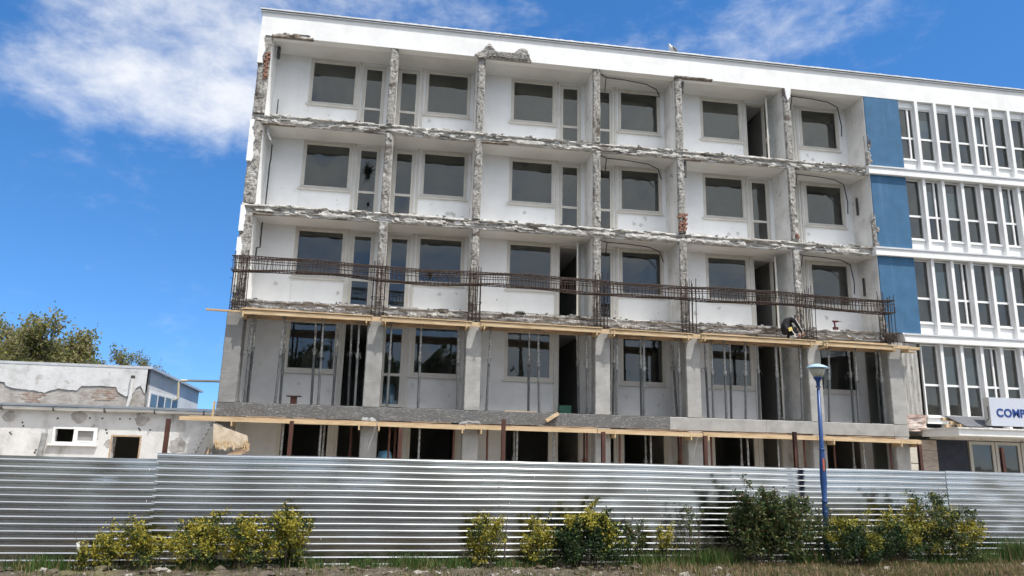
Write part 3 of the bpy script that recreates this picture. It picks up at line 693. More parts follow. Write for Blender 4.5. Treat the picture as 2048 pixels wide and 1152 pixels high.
for i, (x, y, z, l, a) in enumerate(((21.95,-1.0,2.76,.8,5), (22.05,-1.1,2.86,.75,-4), (21.9,-.9,2.97,.7,3), (22.1,-1.25,2.77,.6,8))):
    d = Vector((math.cos(R(a)), math.sin(R(a)), 0)); MB().beam(Vector((x,y,z))-d*l/2, Vector((x,y,z))+d*l/2, .10, .09).build('batten', wood, bo)
mb = MB().obox((22.55,-1.2,2.90), Vector((.62,0,0)), Vector((0,.25,.16)), Vector((0,-.008,.012)))
mb.v = [(x-(.28 if z > 2.9 else 0)*(1 if x < 22.5 else 0), y, z) for x, y, z in mb.v]
tag(mb.build('dark_sheet', mat('slate_sheet', (.10,.105,.115), .6, ramp=[(.3,(.085,.09,.10)),(.7,(.12,.125,.14))], scale=3)), 'dark grey sheet leaning on the canopy left of the sign', 'sheet')
tag(MB().tube([(22.35,-1.63,2.72),(22.45,-1.60,2.85),(22.58,-1.62,3.0),(22.63,-1.55,3.35)], .012, 6).build('sign_cable', black_cable), 'thin dark cable running from canopy edge to sign box', 'cable')

# ------------------------------------------------------------------ cables in the narrow balcony bays
for c in 'DF':
    for k in (4, 3, 2):
        x = FX[c]+FW; zc = (RB if k == 4 else S[k+1]-.31)
        pts = [(x+.02,.10,zc-.10),(x+.12,.25,zc-.07),(x+.3,.40,zc-.05),(x+1.0,.42,zc-.06),(x+1.75,.5,zc-.09),(x+2.15,.6,zc-.20),(x+2.32,.75,zc-.5 if k != 4 else zc-.38)]
        if c == 'F': pts[-1] = (x+2.45,.9,zc-.75); pts.append((x+2.42,.9,zc-1.15))
        elif k == 4: pts.append((x+2.0,.75,zc-.40))
        e = empty('hanging_cable', 'black cable looped under the ceiling of the %s balcony, %s narrow bay' % ({4:'top-floor',3:'fourth-floor',2:'rebar-level'}[k], 'middle' if c == 'D' else 'last'), 'cable', 'black cables left hanging in balconies')
        sm = []
        for i in range(len(pts)-1):
            a, b_ = Vector(pts[i]), Vector(pts[i+1])
            for q in range(3): sm.append(a.lerp(b_, q/3))
        sm.append(Vector(pts[-1]))
        MB().tube(sm, .017, 6).build('main_run', black_cable, e)
        MB().tube([(x+.3,.40,zc-.06),(x+.29,.45,zc-.25),(x+.31,.6,zc-.48)], .015, 6).build('drop', black_cable, e)

# ------------------------------------------------------------------ rebar
cage = empty('rebar_beam_cage', 'long rusty reinforcement cage hung across the balconies above the formwork', 'rebar cage')
zt = lambda x: 6.88-.0075*x+.03*math.sin(x*.9); zb_ = lambda x: zt(x)-.37-.03*math.sin(x*1.3+1)
def bar_pts(y, zf, o): return [(x, y+.012*math.sin(x*2+o), zf(x)+.012*math.sin(x*3.1+o)) for x in [0.03+20.5*i/60 for i in range(61)]]
for (y, zf, o) in ((-.64, zt, 0), (-.49, zt, 1), (-.34, zt, 2), (-.64, zb_, 3), (-.49, zb_, 4), (-.34, zb_, 5), (-.645, lambda x: zt(x)-.13, 6), (-.335, lambda x: zt(x)-.13, 7)):
    MB().tube(bar_pts(y, zf, o), .0165 if o < 6 else .012, 5).build('bar', rust, cage)
st = MB(); q = [(0,-.155,-.19),(0,.155,-.19),(0,.155,.19),(0,-.155,.19)]
for i in range(4): st.tube([q[i], q[(i+1) % 4]], .0095, 4)
st0 = st.build('stirrup', rust, cage); x = .08; n_st = 0
st0.location = (x, -.49, (zt(x)+zb_(x))/2)
while x < 20.45:
    x += random.uniform(.085, .135); 
    share('stirrup', st0, cage, (x, -.49+random.uniform(-.008,.008), (zt(x)+zb_(x))/2+random.uniform(-.01,.01)), (random.uniform(-.03,.03), random.uniform(-.12,.12), random.uniform(-.12,.12)))
for i, (c, (a, b_)) in enumerate(CX.items()):
    e = empty('starter_bars', 'rusty starter bars rising through the formwork at the %s column from the gable' % ORD[i], 'rebar', 'starter bars over the new columns')
    rr = random.Random(i*5)
    for j in range(8):
        x = a+.06+(b_-a-.12)*(j % 4)/3; y = -.44 if j < 4 else -.14
        if c == 'A' and j % 4 == 0: x -= .03
        h = rr.uniform(6.85, 7.12); dx = rr.uniform(-.03, .03)
        MB().tube([(x, y, 5.2), (x+dx*.3, y+.01, 5.9), (x+dx, y-.01, h)], .0125, 5).build('bar', rust, e)
    for z in (5.42, 5.50, 5.95 if c in 'BCD' else 5.58):
        mb = MB(); q = [(a+.04,-.46,z),(b_-.04,-.46,z+.01),(b_-.04,-.12,z),(a+.04,-.12,z)]
        for s_ in range(4): mb.tube([q[s_], q[(s_+1) % 4]], .009, 4)
        mb.build('stirrup', rust, e)
    if c in 'BCDEF' or True:
        mb = MB()
        for s_ in range(26): 
            x = rr.uniform(a, b_); z = rr.uniform(6.3, 6.75); mb.tube([(x, rr.uniform(-.6,-.1), z), (x+rr.uniform(-.06,.06), rr.uniform(-.6,-.1), z+rr.uniform(-.06,.06))], .006, 3)
        tag(mb.build('tie_wire', rust, e), kind='stuff')

# ------------------------------------------------------------------ formwork
BAYS = [('A','B'),('B','C'),('C','D'),('D','E'),('E','F'),('F','G')]
def board(e, p0, p1, w, h, m=wood, name='plank', roll=0.0):
    up = Vector((0, math.sin(roll), math.cos(roll)))
    return MB().beam(p0, p1, w, h, up).build(name, m, e)
for i, (p, q) in enumerate(BAYS):
    xa = CX[p][1]-.06; xb = CX[q][0]+.08
    e = empty('formwork_deck', 'upper timber formwork deck in the %s bay from the gable' % ORD[i], 'formwork', 'formwork decks along the upper beam line')
    z = [5.27, 5.25, 5.26, 5.22, 5.20, 5.17][i]; rr = random.Random(i+40)
    if i == 0:
        board(e, (-.47,-.70,5.285), (.62,-.70,5.27), .12, .045); xa = .50
    board(e, (xa,-.80,z-.02), (xb,-.80,z-.045), .05, .105)                                     # edge joist
    board(e, (xa-.03,-.72,z+.075), (xb+.05,-.72,z+.045), .26, .026, wood)                       # deck boards
    board(e, (xa+.02,-.47,z+.07), (xb-.02,-.47,z+.045), .22, .026, old_wood)
    board(e, (xa+.0,-.22,z+.07), (xb+.0,-.22,z+.04), .24, .026, old_wood)
    board(e, (xa,-.16,z-.04), (xb,-.16,z-.04), .07, .10, old_wood)
    if i in (0, 4): board(e, (xa+.05,-.66,z+.108), (xa+1.5,-.62,z+.10), .22, .03, old_wood)
    if i == 5: board(e, (xa+.2,-.72,z+.10), (xb-.3,-.74,z+.085), .18, .03)
    for s_, x in ((0, xa+.02), (1, xb-.02)):
        board(e, (x,-.78,z-.10), (x,-.15,z-.10), .05, .06, wood, 'bearer')
for i, (c, (a, b_)) in enumerate(CX.items()):
    e = empty('column_collar', 'short timber collar boards at the head of the %s upper column from the gable' % ORD[i], 'formwork', 'timber collars at the upper column heads')
    z = 5.255-.013*i
    if c != 'A': board(e, (a-.10,-.79,z+.0), (b_+.10,-.79,z-.01), .03, .13, wood)
    for x in (a-.035, b_+.035):
        if c == 'A' and x < a: continue
        board(e, (x,-.84,z-.055), (x,-.30,z-.055), .035, .16, wood, 'cleat')
    if c == 'G': board(e, (a-.05,-.74,z+.0), (21.1,-.74,z-.02), .20, .08, wood); board(e, (b_+.0,-.3,z-.05), (21.3,-.3,z-.06), .20, .03, old_wood)
lx = [(-.80, 4.36), (4.38, 6.80), (6.81, 10.60), (10.62, 13.80), (13.82, 17.40), (17.42, 20.85)]
for i, (xa, xb) in enumerate(lx):
    e = empty('formwork_edge', 'lower timber formwork ledge under the concrete beam, %s length from the gable' % ORD[i], 'formwork', 'formwork ledge along the lower beam')
    za = 2.31-.002*xa; zb2 = 2.31-.002*xb-(.02 if i % 2 else 0)
    board(e, (xa,-.80,za), (xb,-.80,zb2), .05, .105)
    board(e, (xa+.25 if i == 0 else xa,-.665,za+.068), (xb-.01,-.665,zb2+.066), .27, .024, old_wood)
    board(e, (xa+.5 if i == 0 else xa+.02,-.25,za+.03), (xb-.05,-.25,zb2+.03), .48, .026, old_wood)
    rr = random.Random(i+3)
    for s_ in range(3):
        x = rr.uniform(xa+.9, xb-1.0); l = rr.uniform(.5, 1.5)
        board(e, (x,-.74,za+.092), (min(x+l, xb),-.72,za+.094+rr.uniform(-.003,.01)), rr.uniform(.06,.14), .014, old_wood, 'loose_strip')
    for c, (a, b_) in CX.items():
        for x in (a-.04, b_+.04):
            if xa < x < xb and x > .1: board(e, (x,-.84,za-.09), (x,-.30,za-.09), .035, .17, wood, 'cleat')
# short board on the far left corner
tag(MB().box(-.05, -.01, -.55, -.45, 2.40, 2.80).build('corner_board', wood), 'small upright board nailed at the gable end of the concrete beam', 'board')
tag(MB().beam(at(1092,842,-.62), at(1116,827,-.6), .14, .09).build('timber_block', wood), 'short timber block tilted against the dark concrete beam', 'timber block')
tag(MB().beam((7.05+.92,-.42,2.805),(8.9,-.40,2.80), .08, .03).build('loose_batten', wood), 'thin pale batten lying on top of the dark concrete beam', 'batten')
for nm, x, r_ in (('heap beside the second column', 4.15, (.17,.10,.07)), ('heap beside the third column', 6.98, (.26,.10,.055))):
    mb = MB(); 
    for j in range(6): blob(mb, (x+random.uniform(-.8,.8)*r_[0], -.68+random.uniform(-.05,.05), 2.385+random.uniform(0,.04)), (r_[0]*.5, r_[1]*.7, r_[2]), j+x, .4, 9, 6)
    tag(mb.build('mortar_heap', new_conc), 'grey mortar %s on the lower timber ledge' % nm, 'mortar')
# steel stub with plate standing on the beam
e = empty('steel_stub', 'rusty steel stub with a flat plate on top standing on the concrete beam', 'steel stub')
p = at(587, 803, -.15)
MB().box(p.x-.085, p.x+.085, -.2, -.1, 2.792, 3.02).build('stub', red_steel, e); MB().box(p.x-.2, p.x+.2, -.27, -.03, 3.02, 3.045).build('plate', rust, e)
# blue sheeting and box glimpsed in doorways
tag(MB().lathe((4.62, 1.75, S[1]), [(.02,0),(.2,.02),(.22,.3),(.2,.62),(.12,.75),(.03,.78)], 12).build('blue_sack', mat('pale_blue_plastic', (.16,.42,.62), .4, ramp=[(.3,(.10,.34,.55)),(.7,(.30,.55,.72))], scale=4), smooth=True), 'pale blue plastic sack standing behind the second column on the propped storey', 'sack')
tag(MB().lathe((4.62, .3, 1.25), [(.02,0),(.19,.02),(.21,.15),(.17,.33),(.02,.36)], 12).build('blue_sack', bpy.data.materials['pale_blue_plastic'], smooth=True), 'pale blue bag hanging beside the second ground-floor column', 'bag')
tag(MB().box(9.78, 10.12, .35, .75, 2.785, 3.08).build('green_crate', mat('dark_green_plastic', (.02,.10,.06), .5)), 'small dark green crate in the open doorway on the propped storey', 'crate')

# ------------------------------------------------------------------ props
prop_tpl = {}
def make_prop(h, kind):
    """parts of one adjustable steel prop of height h; origin at the foot"""
    key = (round(h, 2), kind)
    if key in prop_tpl: return prop_tpl[key]
    mlow = galv if kind == 'g' else red_steel; mup = galv_light if kind == 'g' else red_steel
    hc = h*.60 if h > 2.3 else h*.45
    P = [('foot_plate', MB().box(-.07,.07,-.07,.07,0,.012), dark_metal),
         ('outer_tube', MB().tube([(0,0,.012),(0,0,hc)], .037, 10), mlow),
         ('inner_tube', MB().tube([(0,0,hc-.02),(0,0,h-.012)], .030, 10), mup),
         ('collar', MB().lathe((0,0,hc-.12), [(.038,0),(.046,.01),(.046,.07),(.058,.075),(.058,.12),(.04,.125),(.04,.16)], 10), mup),
         ('handle', MB().tube([(.03,-.02,hc-.03),(.09,-.07,hc-.025),(.15,-.09,hc-.05),(.15,-.09,hc-.14),(.08,-.06,hc-.16)], .008, 5), mlow),
         ('pin', MB().tube([(-.11,-.02,hc+.03),(.10,.02,hc+.03)], .008, 5), mup),
         ('head_plate', MB().box(-.06,.06,-.06,.06,h-.012,h), dark_metal)]
    if h > 2.3:
        mb = MB()
        for j in range(9): mb.box(-.010,.010,-.0315,.0315, hc+.1+j*.095, hc+.118+j*.095)
        P.append(('hole_row', mb, dark_metal))
    prop_tpl[key] = [(n_, b_.build(n_, m_, None), m_) for n_, b_, m_ in P]
    for n_, o, m_ in prop_tpl[key]: COL.objects.unlink(o)
    return prop_tpl[key]
def place_prop(foot, head, kind, label, group):
    foot = Vector(foot); head = Vector(head); d = head-foot; h = d.length
    e = empty('steel_prop', label, 'prop', group)
    tpl = make_prop(round(h*20)/20, kind); s_ = h/(round(h*20)/20)
    e.location = foot; e.rotation_mode = 'QUATERNION'
    from mathutils import Quaternion
    e.rotation_quaternion = d.to_track_quat('Z', 'Y') @ Quaternion((0,0,1), random.uniform(-1.3, 1.3)); e.scale = (1, 1, s_)
    for n_, o, m_ in tpl:
        c = bpy.data.objects.new(n_, o.data); COL.objects.link(c); c.parent = e
    return e
# (pixel x at head, pixel x at foot, row) -> heads hang below the deck at z 5.2, feet stand on the beam or slab at z 2.79
L1P = [(505.8,488.3,0),(513,494,1),(569,550,0),(573,559.5,1),(633,622,1),(647,636,0),(678,664.5,1),(704.5,696,1),(719,709,0),
       (783.7,773.5,0),(842.7,836,0),(918,914.4,0),(981.7,972.7,0),(1058.6,1056.6,1),(1076.5,1078,0),(1153.6,1157.6,1),(1171.6,1176.4,0),
       (1229,1226,1),(1234,1233,0),(1280.7,1282.7,1),(1288,1288,0),(1342.7,1354.4,1),(1357.3,1360,0),(1408.5,1416.8,1),(1422.9,1427,0),(1448,1453,0),(1459.3,1463,1),
       (1490.8,1491.7,0),(1513.8,1519.6,1),(1551,1558,0),(1600,1605,0),(1657,1659,0),(1696,1708,1),(1710,1718,0),(1750,1762,1),(1758,1771,0)]
def x_at(px, z, Y):
    """x of the point with given height and depth that lies on image column px"""
    lo, hi = -5.0, 30.0
    for _ in range(50):
        m_ = (lo+hi)/2; d = Vector((m_, Y, z))-CAM; sx = 1024+FPX*d.dot(_r)/d.dot(_f)
        if sx < px: lo = m_
        else: hi = m_
    return lo
bayn = ['first','second','third','fourth','fifth','sixth']
cnt = {}
def bay_of(x): 
    for i, (p, q) in enumerate(BAYS):
        if x < FX[q]: return i
    return 5
for hx, fx, row in L1P:
    Y = -.36 if row == 0 else .30
    zf = 2.792 if row == 0 else 2.785; zh = 5.16 if row == 0 else 5.45
    a = x_at(fx, zf, Y); b_ = x_at(hx, zh, Y)
    if row == 1: zh = 5.48
    i = bay_of(a); cnt[i] = cnt.get(i, 0)+1
    if row == 0: zh = [5.27,5.25,5.26,5.22,5.20,5.17][i]-.01
    place_prop((a, Y, zf), (b_, Y, zh), 'g', 'grey steel prop, %s from the gable side in the %s bay above the concrete beam' % (ORD[cnt[i]-1], bayn[i]), 'props under the upper formwork')
L0P = [(564,'g',0),(640,'g',0),(646.8,'g',1),(701,'r',1),(778,'r',0),(789.6,'r',1),(838,'g',0),(907,'r',0),(974,'r',0),(1028,'g',1),(1034,'g',0),(1107.7,'g',0),
       (1168,'r',1),(1173.6,'r',0),(1239.5,'r',0),(1291,'g',1),(1302,'g',0),(1357,'r',1),(1363,'r',0),(1423,'r',0),(1483,'g',1),(1496,'g',0),(1557,'g',0),(1609,'r',0),(1668.8,'r',0),(1707.5,'g',1),(1728,'g',0),(1782,'r',0)]
cnt = {}
for px_, kd, row in L0P:
    Y = -.36 if row == 0 else .35
    zh = 2.33 if row == 0 else 2.495
    a = x_at(px_, 1.8, Y); i = bay_of(a); cnt[i] = cnt.get(i, 0)+1
    place_prop((a-random.uniform(-.02,.02), Y, -.0 if row else GZ), (a, Y, zh), kd, '%s steel prop, %s from the gable side in the %s ground-floor bay' % ('grey' if kd == 'g' else 'red', ORD[cnt[i]-1], bayn[i]), 'props under the lower formwork')

# ------------------------------------------------------------------ low annexe on the left and the hall behind it
def peel(name, z_mid, z_soft, amp, base, under, patches=.6):
    """white render that has come off below a ragged line"""
    m = bpy.data.materials.new(name); m.use_nodes = True; nt = m.node_tree; N = nt.nodes; L = nt.links; b = N['Principled BSDF']; b.inputs['Roughness'].default_value = .92
    tc = N.new('ShaderNodeTexCoord'); sp = N.new('ShaderNodeSeparateXYZ'); L.new(tc.outputs['Object'], sp.inputs[0])
    def noi(sc, det, st=(1,1,1), off=0):
        mp = N.new('ShaderNodeMapping'); mp.inputs['Scale'].default_value = st; mp.inputs['Location'].default_value = (off, 0, off); L.new(tc.outputs['Object'], mp.inputs[0])
        n = N.new('ShaderNodeTexNoise'); n.inputs['Scale'].default_value = sc; n.inputs['Detail'].default_value = det; n.inputs['Roughness'].default_value = .6; L.new(mp.outputs[0], n.inputs[0]); return n.outputs[0]
    def M(op, a, b_, c=None):
        n = N.new('ShaderNodeMath'); n.operation = op
        for i, v in enumerate((a, b_, c)):
            if v is None: continue
            if isinstance(v, (int, float)): n.inputs[i].default_value = v
            else: L.new(v, n.inputs[i])
        return n.outputs[0]
    def ramp(src, pts):
        r = N.new('ShaderNodeValToRGB'); e = r.color_ramp.elements
        while len(e) < len(pts): e.new(.5)
        for el, (p, c) in zip(e, pts): el.position = p; el.color = (*c, 1)
        L.new(src, r.inputs[0]); return r.outputs[0]
    line = M('ADD', M('MULTIPLY', M('SUBTRACT', noi(.55, 9), .5), amp), z_mid)
    d = M('SUBTRACT', line, sp.outputs[2])
    mr = N.new('ShaderNodeMapRange'); mr.inputs['From Min'].default_value = -.012; mr.inputs['From Max'].default_value = .012; L.new(d, mr.inputs[0])
    pt = N.new('ShaderNodeMapRange'); pt.inputs['From Min'].default_value = patches; pt.inputs['From Max'].default_value = patches+.012; L.new(noi(1.1, 8, (1,1,1.3), 4.4), pt.inputs[0])
    fac = M('MAXIMUM', mr.outputs[0], pt.outputs[0])
    ca = ramp(noi(1.6, 9, (1,1,.6), 2), base); cb = ramp(noi(4.5, 9, (1,1,1.6), 8), under)
    mx = N.new('ShaderNodeMix'); mx.data_type = 'RGBA'; L.new(fac, mx.inputs[0]); L.new(ca, mx.inputs[6]); L.new(cb, mx.inputs[7]); L.new(mx.outputs[2], b.inputs['Base Color'])
    hgt = M('ADD', M('MULTIPLY', fac, -1.0), M('MULTIPLY', noi(9, 8), .5))
    bn = N.new('ShaderNodeBump'); bn.inputs['Strength'].default_value = .8; bn.inputs['Distance'].default_value = .03; L.new(hgt, bn.inputs['Height']); L.new(bn.outputs[0], b.inputs['Normal'])
    return m
pw = [(.3,(.46,.45,.44)),(.43,(.63,.625,.615)),(.7,(.73,.73,.725))]
peel_hall = peel('peeling_hall_wall', 3.25, .1, .9, pw, [(.3,(.30,.25,.21)),(.45,(.42,.39,.36)),(.6,(.5,.47,.44)),(.75,(.38,.24,.18))], .66)
peel_low = peel('peeling_annexe_wall', -.5, .1, .6, [(.31,(.30,.285,.265)),(.40,(.50,.49,.475)),(.49,(.60,.595,.585)),(.7,(.66,.658,.655))], [(.3,(.27,.25,.23)),(.6,(.40,.37,.35))], .655)
YA = 1.2
ax = empty('low_annexe', 'low white annexe with peeling render and a zinc gutter behind the fence', 'building')
wz = (at(108,853,YA), at(192,889,YA)); dz = (at(226,871,YA), at(276,915,YA))
wx0, wx1, wz1, wz0 = wz[0].x, wz[1].x, wz[0].z, wz[1].z; dx0, dx1, dz1 = dz[0].x, dz[1].x, dz[0].z
mb = MB(); zt_ = 2.50
def wall_cells(mb, xs, zs, holes, y0, y1):
    for i in range(len(xs)-1):
        for j in range(len(zs)-1):
            if not any(h[0] <= xs[i] < h[1] and h[2] <= zs[j] < h[3] for h in holes): mb.box(xs[i], xs[i+1], y0, y1, zs[j], zs[j+1])
wall_cells(mb, [-16, wx0, wx1, dx0, dx1, -.06], [GZ, wz0, dz1, wz1, zt_] if dz1 < wz1 else [GZ, wz0, wz1, dz1, zt_], [(wx0, wx1, wz0, wz1), (dx0, dx1, GZ, dz1)], YA, YA+.3)
mb.build('wall', peel_low, ax)
MB().box(-16, -.06, 4.6, 4.8, GZ, zt_).build('back_wall', interior, ax)
MB().box(-16, -.02, YA-.05, 5.2, zt_+.002, zt_+.10).build('roof_deck', dirty_white, ax)
rf = MB().add([(-16.1,YA-.09,2.605),(-.03,YA-.09,2.605),(-.03,4.98,2.80),(-16.1,4.98,2.80),(-16.1,YA-.09,2.665),(-.03,YA-.09,2.665),(-.03,4.98,2.86),(-16.1,4.98,2.86)], [(3,2,1,0),(4,5,6,7),(0,1,5,4),(1,2,6,5),(2,3,7,6),(3,0,4,7)]).build('roof', zinc, ax)
# gutter: half round in lengths
mb = MB(); x = -16.0
while x < -.3:
    l = min(2.0, -.25-x); n = 9; o = len(mb.v); dzg = random.uniform(-.012,.012)
    for xx in (x, x+l-.012):
        for j in range(n):
            a = math.pi*(j/(n-1)); mb.v.append((xx, YA-.14-.075*math.cos(a), 2.575+dzg-.085*math.sin(a)))
        for j in reversed(range(n)):
            a = math.pi*(j/(n-1)); mb.v.append((xx, YA-.14-.070*math.cos(a), 2.579+dzg-.08*math.sin(a)))
    for j in range(2*n): mb.f.append((o+j, o+(j+1) % (2*n), o+2*n+(j+1) % (2*n), o+2*n+j)); mb.m.append(0)
    x += l
mb.build('gutter', zinc, ax)
for i in range(12):
    x = -15.5+1.35*i; MB().box(x, x+.025, YA-.23, YA-.06, 2.47, 2.60).build('gutter_bracket', dark_metal, ax)
w = rect_frame(MB(), wx0, wx1, YA-.02, YA+.08, wz0, wz1, .055); xm = (wx0+wx1)/2; w.box(xm-.04, xm+.03, YA-.015, YA+.075, wz0+.055, wz1-.055); w = w.build('window', white_pvc, ax)
MB().box(wx0-.08, wx1+.05, YA-.09, YA-.022, wz0-.05, wz0-.003).build('sill', white_pvc, w)
rect_frame(MB(), xm+.03, wx1-.055, YA-.035, YA+.02, wz0+.057, wz1-.057, .04).build('sash', white_pvc, w)
MB().add([(xm+.07,YA+.03,wz0+.06),(wx1-.09,YA+.03,wz0+.06),(wx1-.09,YA+.03,wz1-.06),(xm+.07,YA+.03,wz1-.06)], [(0,1,2,3)]).build('pane', mat('dusty_pane', (.30,.29,.28), .25, ramp=[(.3,(.25,.24,.23)),(.7,(.33,.32,.31))], scale=2), w)
rect_frame(MB(), dx0-.05, dx1+.03, YA-.004, YA+.1, GZ, dz1+.02, .045, False).build('door_frame', old_wood, ax)
# repaired round holes below the eaves, small holes and chips
for (px_, py_, r_) in ((17,833,10), (157,835,13), (283,840,11), (355,890,15)):
    p = at(px_, py_, YA-.004); rr = r_*23/1480
    poly = [(p.x+rr*math.cos(a)*(1+.45*fn((math.cos(a),math.sin(a),px_),1.2,px_)), p.z+rr*.85*math.sin(a)*(1+.45*fn((math.cos(a),math.sin(a),px_),1.2,px_+4))) for a in [2*math.pi*i/18 for i in range(18)]]
    MB().prism(poly, YA-.012, YA).build('mortar_patch', mat('mortar_patch', (.4,.38,.36), .95, ramp=[(.3,(.28,.265,.25)),(.7,(.47,.45,.43))], scale=8, bump=.7) if 'mortar_patch' not in bpy.data.materials else bpy.data.materials['mortar_patch'], ax)
mb = MB()
for (px_, py_) in ((20,865),(22,868),(45,845),(47,852),(212,860),(214,866),(278,857),(280,860),(300,860),(115,837),(180,836),(205,837),(240,838),(260,838),(72,900),(70,905)):
    p = at(px_, py_, YA); blob(mb, (p.x, YA, p.z), (.028, .01, .026), px_, .5, 8, 6)
tag(mb.build('chip_holes', dark_metal, ax), kind='stuff')
MB().tube([at(78,918,YA-.15), at(90,866,YA-.12)], .075, 12).build('standpipe', mat('grey_pipe', (.25,.25,.25), .7, ramp=[(.3,(.12,.12,.12)),(.7,(.36,.36,.35))], scale=5), ax)
# hall behind
YH = 5.0; c0 = at(297, 738, YH); HX, HZ, HE, HZE = c0.x, 4.146, 11.87, 3.91
hall = empty('plaster_hall', 'taller white hall with render fallen off its lower wall, behind the annexe', 'building')
bare = mat('bare_plaster_wall', (.42,.39,.36), .95, ramp=[(.3,(.26,.22,.19)),(.45,(.38,.35,.32)),(.6,(.47,.445,.42)),(.75,(.53,.51,.49))], scale=3.2, bump=.8, bscale=12, stretch=(1,1,1.5))
MB().box(-22, HX, YH, YH+.3, 0, HZ).build('front_wall', bare, hall)
edge = [(-140,510),(-60,540),(0,515),(35,520),(45,545),(90,560),(130,566),(200,575),(250,580),(320,595),(370,580),(420,565),(480,575),(555,580),(575,560),(590,545),(650,548),(720,545),(790,552),(840,555),(850,590),(885,612),(930,625),(945,612),(960,600),(985,560),(1015,545),(1030,575),(1040,600),(1062,600)]
pts_ = []
for (a_, b_), (c_, d_) in zip(edge[:-1], edge[1:]):
    for q_ in range(4):
        u_ = q_/4; p = at((a_+(c_-a_)*u_)/3.6, 620+(b_+(d_-b_)*u_)/3.6, YH); pts_.append((p.x, p.z+.02*fn((p.x, 0, 0), 9, 3)))
pts_ = [(-22, 3.2)]+pts_+[(HX-.002, pts_[-1][1])]; mb = MB()
for (xa, za), (xb, zb3) in zip(pts_[:-1], pts_[1:]):
    o = len(mb.v); mb.v += [(xa,YH-.03,za),(xb,YH-.03,zb3),(xb,YH-.03,HZ-.002),(xa,YH-.03,HZ-.002),(xa,YH-.001,za-.004),(xb,YH-.001,zb3-.004)]; mb.f += [(o,o+1,o+2,o+3),(o+4,o+5,o+1,o)]; mb.m += [0,0]
mb.build('render_layer', mat('old_white_render', (.66,.66,.65), .92, ramp=pw, scale=1.7, bump=.5, bscale=7, spots=[(.46,.44,.42),(.56,.55,.53)], sscale=2.2, sth=(.60,.68)), hall)
mb = MB().add([(HX-.3,YH+.3,0),(HX,YH+.3,0),(HX,HE,0),(HX-.3,HE,0),(HX-.3,YH+.3,HZ),(HX,YH+.3,HZ),(HX,HE,HZE),(HX-.3,HE,HZE)], [(3,2,1,0),(4,5,6,7),(0,1,5,4),(1,2,6,5),(2,3,7,6),(3,0,4,7)])
mb.build('side_wall', white_paint, hall)
mb = MB().add([(-22.1,YH-.04,HZ+.002),(HX+.14,YH-.04,HZ+.002),(HX+.14,HE+.15,HZE+.003),(-22.1,HE+.15,HZE+.003),(-22.1,YH-.04,HZ+.09),(HX+.14,YH-.04,HZ+.09),(HX+.14,HE+.15,HZE+.085),(-22.1,HE+.15,HZE+.085)], [(3,2,1,0),(4,5,6,7),(0,1,5,4),(1,2,6,5),(2,3,7,6),(3,0,4,7)])
mb.build('roof', flashing, hall)
for i in range(4):
    y0_ = YH+.45+i*.85; y1_ = y0_+.79
    f = MB().box(HX-.0, HX+.04, y0_, y1_, 2.87, 3.40); f = f.build('window', white_pvc, hall)
    MB().box(HX+.041, HX+.05, y0_+.06, y1_-.06, 2.93, 3.34).build('pane', mat('sky_pane_%d' % i, ((.11,.16,.19) if i % 2 == 0 else (.03,.03,.03)), .3), f)
p0 = at(266, 757, YH-.08); p1 = at(260, 797, YH-.08)
MB().tube([(p0.x, YH-.1, p0.z), (p1.x, YH-.1, p1.z), (p1.x-.05, YH-.1, 2.86)], .06, 10).build('downpipe', dirty_white, hall)
MB().tube([(p0.x, YH-.1, p0.z), (p0.x, YH-.1, p0.z+.1)], .065, 10).build('pipe_mouth', dark_metal, hall)
# brick courses laid bare where the render fell
old_brick = mat('old_brick', (.38,.30,.25), .95, ramp=[(.3,(.27,.17,.125)),(.5,(.38,.30,.25)),(.7,(.48,.43,.39))], scale=6, bump=.5)
for (xa, xb, ya, yb) in ((190, 226, 775, 800), (50, 80, 788, 803)):
    pa, pb = at(xa, yb, YH), at(xb, ya, YH); z = pa.z; r_ = 0
    while z < pb.z:
        x = pa.x-(.12 if r_ % 2 else 0)
        while x < pb.x:
            if random.random() < .8: MB().box(x, x+.235, YH-.004-random.uniform(0,.010), YH+.02, z, z+.062).build('brick', old_brick, hall)
            x += .25
        z += .075; r_ += 1
pipe_mat = mat('cream_gas_pipe', (.58,.50,.34), .5)
q = [at(348,801,8.0), at(356,797,8.0), at(357,766,8.0), at(362,761,8.0), at(450,763,8.0)]
tag(MB().tube(q, .045, 8).build('gas_pipe', pipe_mat), 'thin cream gas pipe crossing from the hall roof to the main block', 'pipe')

# boards and torn panel stacked beside the gable column
e = empty('torn_panel', 'splintered chipboard panel hanging below the lower formwork at the gable', 'panel')
pts = [(427,847),(494,871),(496,882),(494,889),(488,887),(487,893),(479,896),(471,896),(468,902),(464,894),(455,895),(451,902),(444,897),(441,900),(437,894),(432,893),(427,886)]
P = [at(x, y, -1.15) for x, y in pts]
chip = mat('torn_chipboard', (.50,.40,.28), .9, ramp=[(.3,(.34,.26,.17)),(.5,(.50,.42,.32)),(.7,(.62,.53,.42))], scale=5, bump=.6, stretch=(1.4,1,1))
MB().prism([(p.x, p.z) for p in P][::-1], -1.17, -1.12).build('panel_body', chip, e)
mb = MB(); rr = random.Random(4)
for i in range(70):
    p = at(rr.uniform(429, 497), rr.uniform(880, 892), -1.18); mb.tube([p, p+Vector((rr.uniform(-.03,.05), rr.uniform(-.03,.02), rr.uniform(-.17,-.04)))], [.009, .002], 4)
tag(mb.build('splinters', mat('fresh_splinters', (.62,.46,.26), .9), e), kind='stuff')
